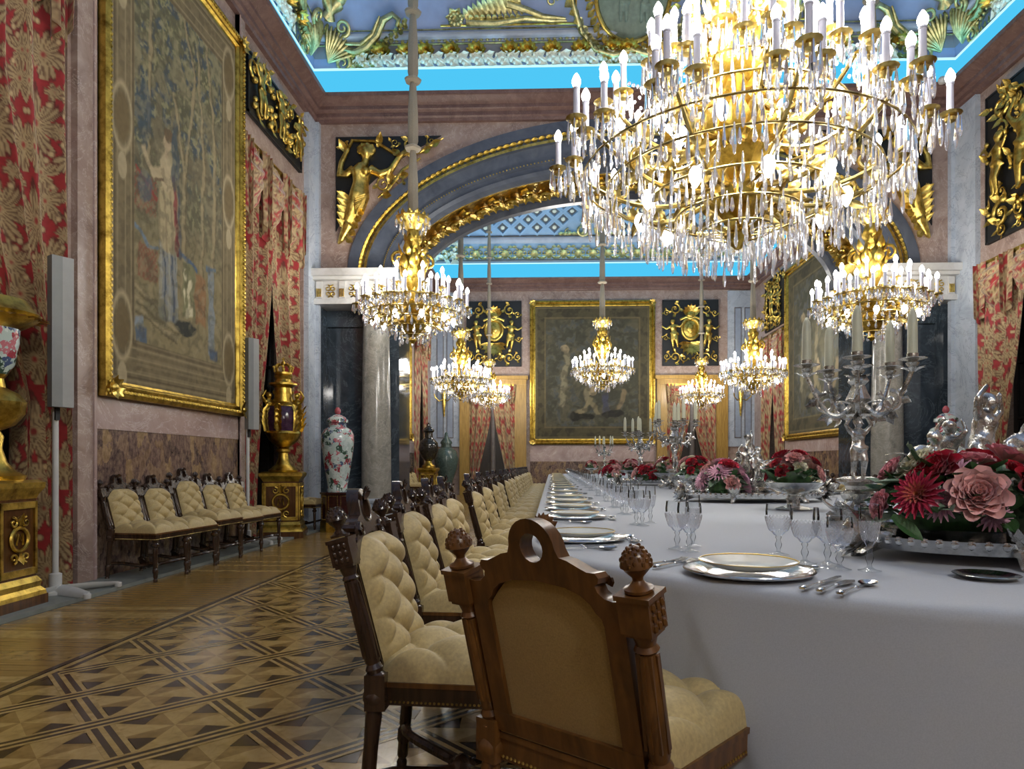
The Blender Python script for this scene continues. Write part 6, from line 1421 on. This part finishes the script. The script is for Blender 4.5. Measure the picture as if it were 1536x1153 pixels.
def candle_at(t, x, y, z, s_=1):
    d = link('drip_pan', dpan_me, t); d.location = (x, y, z); d.scale = (s_,)*3
    c = link('candle', cand_me, t); c.location = (x, y, z+.02*s_); c.scale = (s_,)*3
    b = link('bulb', bulb_me, c); b.location = (0, 0, .183)
def sleeve(mb, z0, z1, r, step):
    z = z0
    while z < z1-.1:
        e = min(z+step, z1); mb.lathe([(r*.75, z), (r*1.05, z+.1), (r, z+(e-z)*.5), (r*.7, e-.12), (r*.5, e-.05), (r*1.6, e-.03), (r*1.7, e), (r*1.1, e+.03)], 14, lobes=5, la=.06); z = e
def big_chandelier():
    rg = random.Random(2); t = thing('chandelier', 'huge gilt and crystal chandelier crowded with candle bulbs over the near end of the table', 'chandelier', (1.285, 4.65, 2.56), 0, None, .92)
    b = MB().lathe([(.02, .0), (.06, .04), (.10, .10), (.06, .17), (.14, .26), (.20, .34), (.16, .42), (.09, .5), (.16, .6), (.24, .70), (.20, .80), (.10, .88), (.10, 1.0), (.20, 1.1), (.24, 1.2), (.16, 1.32), (.09, 1.4), (.08, 1.55), (.16, 1.65), (.18, 1.75), (.10, 1.85), (.06, 2.0), (.06, 2.3), (.12, 2.4), (.10, 2.5), (.05, 2.6)], 20, lobes=10, la=.06)
    for z, r, n, L, Wd, up in ((.12, .08, 8, .18, .09, .2), (.3, .14, 10, .24, .11, .3), (.66, .18, 12, .34, .14, .5), (.78, .16, 10, .26, .12, .9), (1.12, .16, 12, .34, .14, .5), (1.3, .14, 10, .3, .13, .9), (1.66, .12, 10, .34, .14, .7), (1.8, .12, 8, .3, .12, 1.2), (2.1, .05, 8, .3, .12, 1.0), (2.4, .08, 8, .28, .12, .6)): leafy(b, z, r, n, L, Wd, up, z)
    obj('gilt_stem', b, 'gilt_bronze', t)
    mb = MB(); sleeve(mb, 2.6, 8.4, .09, 1.5); obj('cord_sleeve', mb, 'sleeve_cloth', t)
    cands = []; hang = []
    def tier(n, R, z, r0, z0, sag, offs, ph, sx):
        for k in range(n):
            a = 2*PI*k/n+ph; obj('arm', arm_tube(a, r0, z0, R, z-.06, sag), 'brass', t)
            for dr, dt, dz in offs:
                x = (R+dr)*math.cos(a)-dt*math.sin(a); y = (R+dr)*math.sin(a)+dt*math.cos(a); cands.append((x, y, z+dz)); candle_at(t, x, y, z+dz, sx)
                for q in range(7): c = q*2*PI/7+a; hang.append((x+.06*math.cos(c), y+.06*math.sin(c), z+dz-.01, rg.choice((0, 0, 1))))
    tier(11, 1.22, .70, .18, .42, .10, ((.14, 0, 0), (0, .13, .0), (0, -.13, 0)), .15, 1.05); tier(9, .92, 1.06, .2, .78, .10, ((.1, .0, 0), (-.02, .14, 0), (-.02, -.14, .02)), .45, 1.05); tier(8, .58, 1.36, .18, 1.1, .08, ((.08, 0, 0), (-.06, .12, .05)), .1, 1.05); tier(6, .34, 1.72, .12, 1.5, .05, ((.05, 0, 0),), .3, 1)
    for R, z, n in ((1.16, .56, 110), (.98, .46, 90), (.78, .90, 70), (.70, .34, 70), (.5, 1.22, 46), (.46, .24, 52), (.26, .14, 30), (.28, 1.62, 24)):
        obj('hoop', MB().ring((0, 0, z), R, .008, 48, 6), 'brass', t)
        for k in range(n): a = 2*PI*k/n+rg.uniform(-.02, .02); hang.append((R*math.cos(a), R*math.sin(a), z-.01, rg.choice((0, 1, 1, 2))));
        for k in range(n//2): a = 2*PI*k/(n//2)+rg.uniform(-.05, .05); hang.append((R*math.cos(a), R*math.sin(a), z-.16, rg.choice((0, 1))))
    # largest in view: those on the camera side become single drops
    hang.sort(key=lambda p: p[1]); stuff = MB()
    for i, (x, y, z, k) in enumerate(hang):
        if i < 298: o = link('crystal_drop', drop_me[k], t); o.location = (x, y, z); o.rotation_euler = (0, 0, rg.random()*6)
        else: stuff.merge(drop((.15, .20, .11)[k], (.013, .016, .018)[k], 5), T(x, y, z, rg.random()*6))
    o = obj('crystal_curtain', stuff, 'crystal', t, False); o['kind'] = 'stuff'
    sw = MB()                                                     # bead swags between tiers
    for k in range(20):
        a = 2*PI*k/20; pa = Vector((.24*math.cos(a), .24*math.sin(a), 1.75)); pb = Vector((.6*math.cos(a+.1), .6*math.sin(a+.1), 1.32)); pc = Vector((1.0*math.cos(a+.2), 1.0*math.sin(a+.2), .98))
        for A, B in ((pa, pb), (pb, pc)):
            for i in range(11): u = i/10; p = A.lerp(B, u)-Vector((0, 0, .1*math.sin(PI*u))); sw.ell(p, .013, 6, 4)
    o = obj('bead_swag', sw, 'crystal', t, False); o['kind'] = 'stuff'
    for k in range(10): a = 2*PI*k/10+.3; x, y = .74*math.cos(a), .74*math.sin(a); l = link('bulb', bulb_me, t); l.location = (x, y, .36); l.scale = (1.5, 1.5, -1.5)
    for k in range(6): a = 2*PI*k/6; x, y = .42*math.cos(a), .42*math.sin(a); l = link('bulb', bulb_me, t); l.location = (x, y, .92); l.scale = (1.5, 1.5, -1.5)
    return t
def small_chandelier(label):
    """origin at its lowest point; two metres tall to the crown"""
    rg = random.Random(6); t = thing('chandelier', label, 'chandelier', (0, 0, 0), 0, 'smaller gilt and crystal chandeliers of the hall')
    b = MB().lathe([(.01, 0), (.06, .05), (.04, .10), (.12, .18), (.20, .28), (.14, .36), (.08, .42), (.16, .52), (.22, .62), (.14, .72), (.08, .8)], 18, lobes=9, la=.06); leafy(b, .2, .1, 9, .24, .12, .4); leafy(b, .55, .12, 10, .3, .14, .6); obj('gilt_bowl', b, 'gilt_bronze', t)
    b = MB().lathe([(.08, .8), (.11, .88), (.16, .98), (.19, 1.15), (.18, 1.3), (.11, 1.4), (.09, 1.5), (.13, 1.58), (.10, 1.66), (.09, 1.75)], 18); 
    for z, r, n, L, Wd, up in ((.9, .1, 8, .3, .14, .9), (1.1, .17, 8, .26, .14, 1.0), (1.3, .14, 8, .24, .12, .8), (1.5, .08, 8, .2, .1, .9)): leafy(b, z, r, n, L, Wd, up, z)
    for k in range(4): a = k*PI/2+.4; b.merge(MB().scroll((0, 0, 0), .12, 1.3, PI/2, -1, .025, 0, n=7, steps=14), Matrix.Translation((.22*math.cos(a), .22*math.sin(a), 1.28)) @ Matrix.Rotation(a, 4, 'Z') @ Matrix.Rotation(PI/2, 4, 'X'))
    obj('gilt_stem', b, 'gilt_bronze', t)
    b = MB().lathe([(.09, 1.75), (.14, 1.80), (.24, 1.88), (.27, 1.93), (.22, 1.96), (.10, 1.98)], 20, lobes=10, la=.05); leafy(b, 1.82, .12, 12, .22, .11, .5); leafy(b, 1.9, .2, 12, .13, .08, 1.0); obj('crown', b, 'gold', t)
    hang = []
    def tier(n, R, z, r0, z0, offs, ph):
        for k in range(n):
            a = 2*PI*k/n+ph; obj('arm', arm_tube(a, r0, z0, R, z-.05, .08, .02), 'brass', t)
            for dr, dt, dz in offs:
                x = (R+dr)*math.cos(a)-dt*math.sin(a); y = (R+dr)*math.sin(a)+dt*math.cos(a); candle_at(t, x, y, z+dz, 1.12)
                for q in range(6): c = q*PI/3+a; hang.append((x+.06*math.cos(c), y+.06*math.sin(c), z+dz, q % 3))
    tier(10, .76, .58, .16, .42, ((.08, 0, 0), (-.02, .13, .02), (-.02, -.13, .02)), .2); tier(8, .50, .82, .14, .6, ((0, .0, 0),), .5)
    for R, z, n in ((.74, .44, 44), (.56, .34, 36), (.36, .24, 24), (.2, .12, 14), (.45, .7, 26)):
        obj('hoop', MB().ring((0, 0, z), R, .009, 32, 5), 'brass', t)
        for k in range(n): a = 2*PI*k/n; hang.append((R*math.cos(a), R*math.sin(a), z, k % 3))
    for k in range(12): a = 2*PI*k/12; hang.append((.26*math.cos(a), .26*math.sin(a), 1.90, 2)); hang.append((.2*math.cos(a), .2*math.sin(a), 1.84, 0))
    st = MB()
    for x, y, z, k in hang: st.merge(drops[k], T(x, y, z, rg.random()*6))
    o = obj('crystal_fringe', st, 'crystal', t, False); o['kind'] = 'stuff'
    for k in range(10): a = 2*PI*k/10+.1; l = link('bulb', bulb_me, t); l.location = (.62*math.cos(a), .62*math.sin(a), .40); l.scale = (1.35, 1.35, -1.35)
    return t
def lamps(t, R, z, n, e, size):
    for k in range(n): a = 2*PI*k/n+.3; o = lamp_light(t, z, e/n, size); o.location = (R*math.cos(a), R*math.sin(a), z)
bc = big_chandelier(); lamps(bc, .80, 1.30, 5, 540*LE, .14); lamps(bc, .62, 1.95, 3, 190*LE, .14)
sc0 = small_chandelier('gilt and crystal chandelier hanging before the arch on the window side'); sc0.location = (-2.15, 10.25, 2.93)
LC = [((4.70, 9.95, 2.88), .5, .98, 'gilt and crystal chandelier hanging before the arch on the door side'), ((1.40, 18.6, 3.1), .2, 1.0, 'chandelier hanging in front of the far tapestry'), ((-2.25, 16.4, 2.62), .9, .88, 'nearer window-side chandelier in the room beyond the arch'), ((4.9, 16.4, 2.75), .4, .92, 'nearer door-side chandelier in the room beyond the arch'), ((-2.0, 21.2, 2.82), .7, .78, 'farther window-side chandelier before the far left door'), ((4.72, 21.2, 2.78), .1, .8, 'farther door-side chandelier before the far right door'), ((1.40, -2.2, 2.9), 1, 1, 'unseen gilt and crystal chandelier added behind the viewer as fill light')]  # the last one is added out of view for fill light
kids(sc0); LS = [sc0]
for loc, rz, s_, lb in LC: LS.append(dup(sc0, loc, rz, lb, None, s_))
for o, e in zip(LS, (210, 210, 430, 270, 270, 200, 200, 900)):
    s_ = o.scale[0]; zc_ = prof(TL[-1])[1]; dx_ = min(o.location.x-XL, XR-o.location.x, YF-o.location.y if o.location.y > 12 else 99); zc_ = 10.0 if dx_ > 3.2 else np.interp(dx_, [p[0] for p in PC], [p[1] for p in PC])
    mb = MB(); sleeve(mb, 1.98, (zc_-o.location.z)/s_, .075, 1.05); obj('cord_sleeve', mb, 'sleeve_cloth', o)
    lamps(o, .70, .95, 3, e*LE, .12)
# ---- gilt wall sconces on the pale far piers, small sensors on the cornices
def sconce(loc, label):
    t = thing('gilt_sconce', label, 'wall lamp', loc, 0, 'gilt sconces on the far piers')
    b = MB().tube([(0, -.03, -.6), (0, -.05, -.2), (0, -.06, .2), (0, -.04, .5)], [.02, .06, .08, .02], 8); leafy(b, .3, .02, 6, .25, .12, .8); obj('back_plate', b, 'gold', t)
    for sx in (-1, 0, 1):
        m = MB().tube([(0, -.06, 0), (sx*.15, -.2, -.08), (sx*.28, -.28, .05), (sx*.3, -.3, .16)], [.02, .018, .016, .014], 7) if sx else MB().tube([(0, -.06, .1), (0, -.3, .05), (0, -.4, .2)], [.02, .018, .014], 7)
        obj('arm', m, 'gold', t); obj('candle_tube', MB().lathe([(.045, 0), (.02, .01), (.02, .16), (0, .17)], 10, (sx*.3, -.3 if sx else -.4, .16 if sx else .2)), 'candle_sleeve', t)
sconce((-3.72, YF-.06, 3.3), 'gilt wall sconce on the pale pier left of the far left door'); sconce((6.42, YF-.06, 3.3), 'gilt wall sconce on the pale pier right of the far right door')
for loc, lb in (((6.45, YA-.38, 7.42), 'small white sensor on the cornice above the arch'), ((6.3, YF-.38, 7.36), 'small white sensor on the far cornice')):
    t = thing('ceiling_sensor', lb, 'sensor', loc); obj('housing', MB().lathe([(0, -.07), (.05, -.055), (.07, 0), (.05, .04), (0, .05)], 14), 'white_paint', t); obj('bracket', MB().box(-.015, 0, -.015, .015, .1, .015), 'white_paint', t)
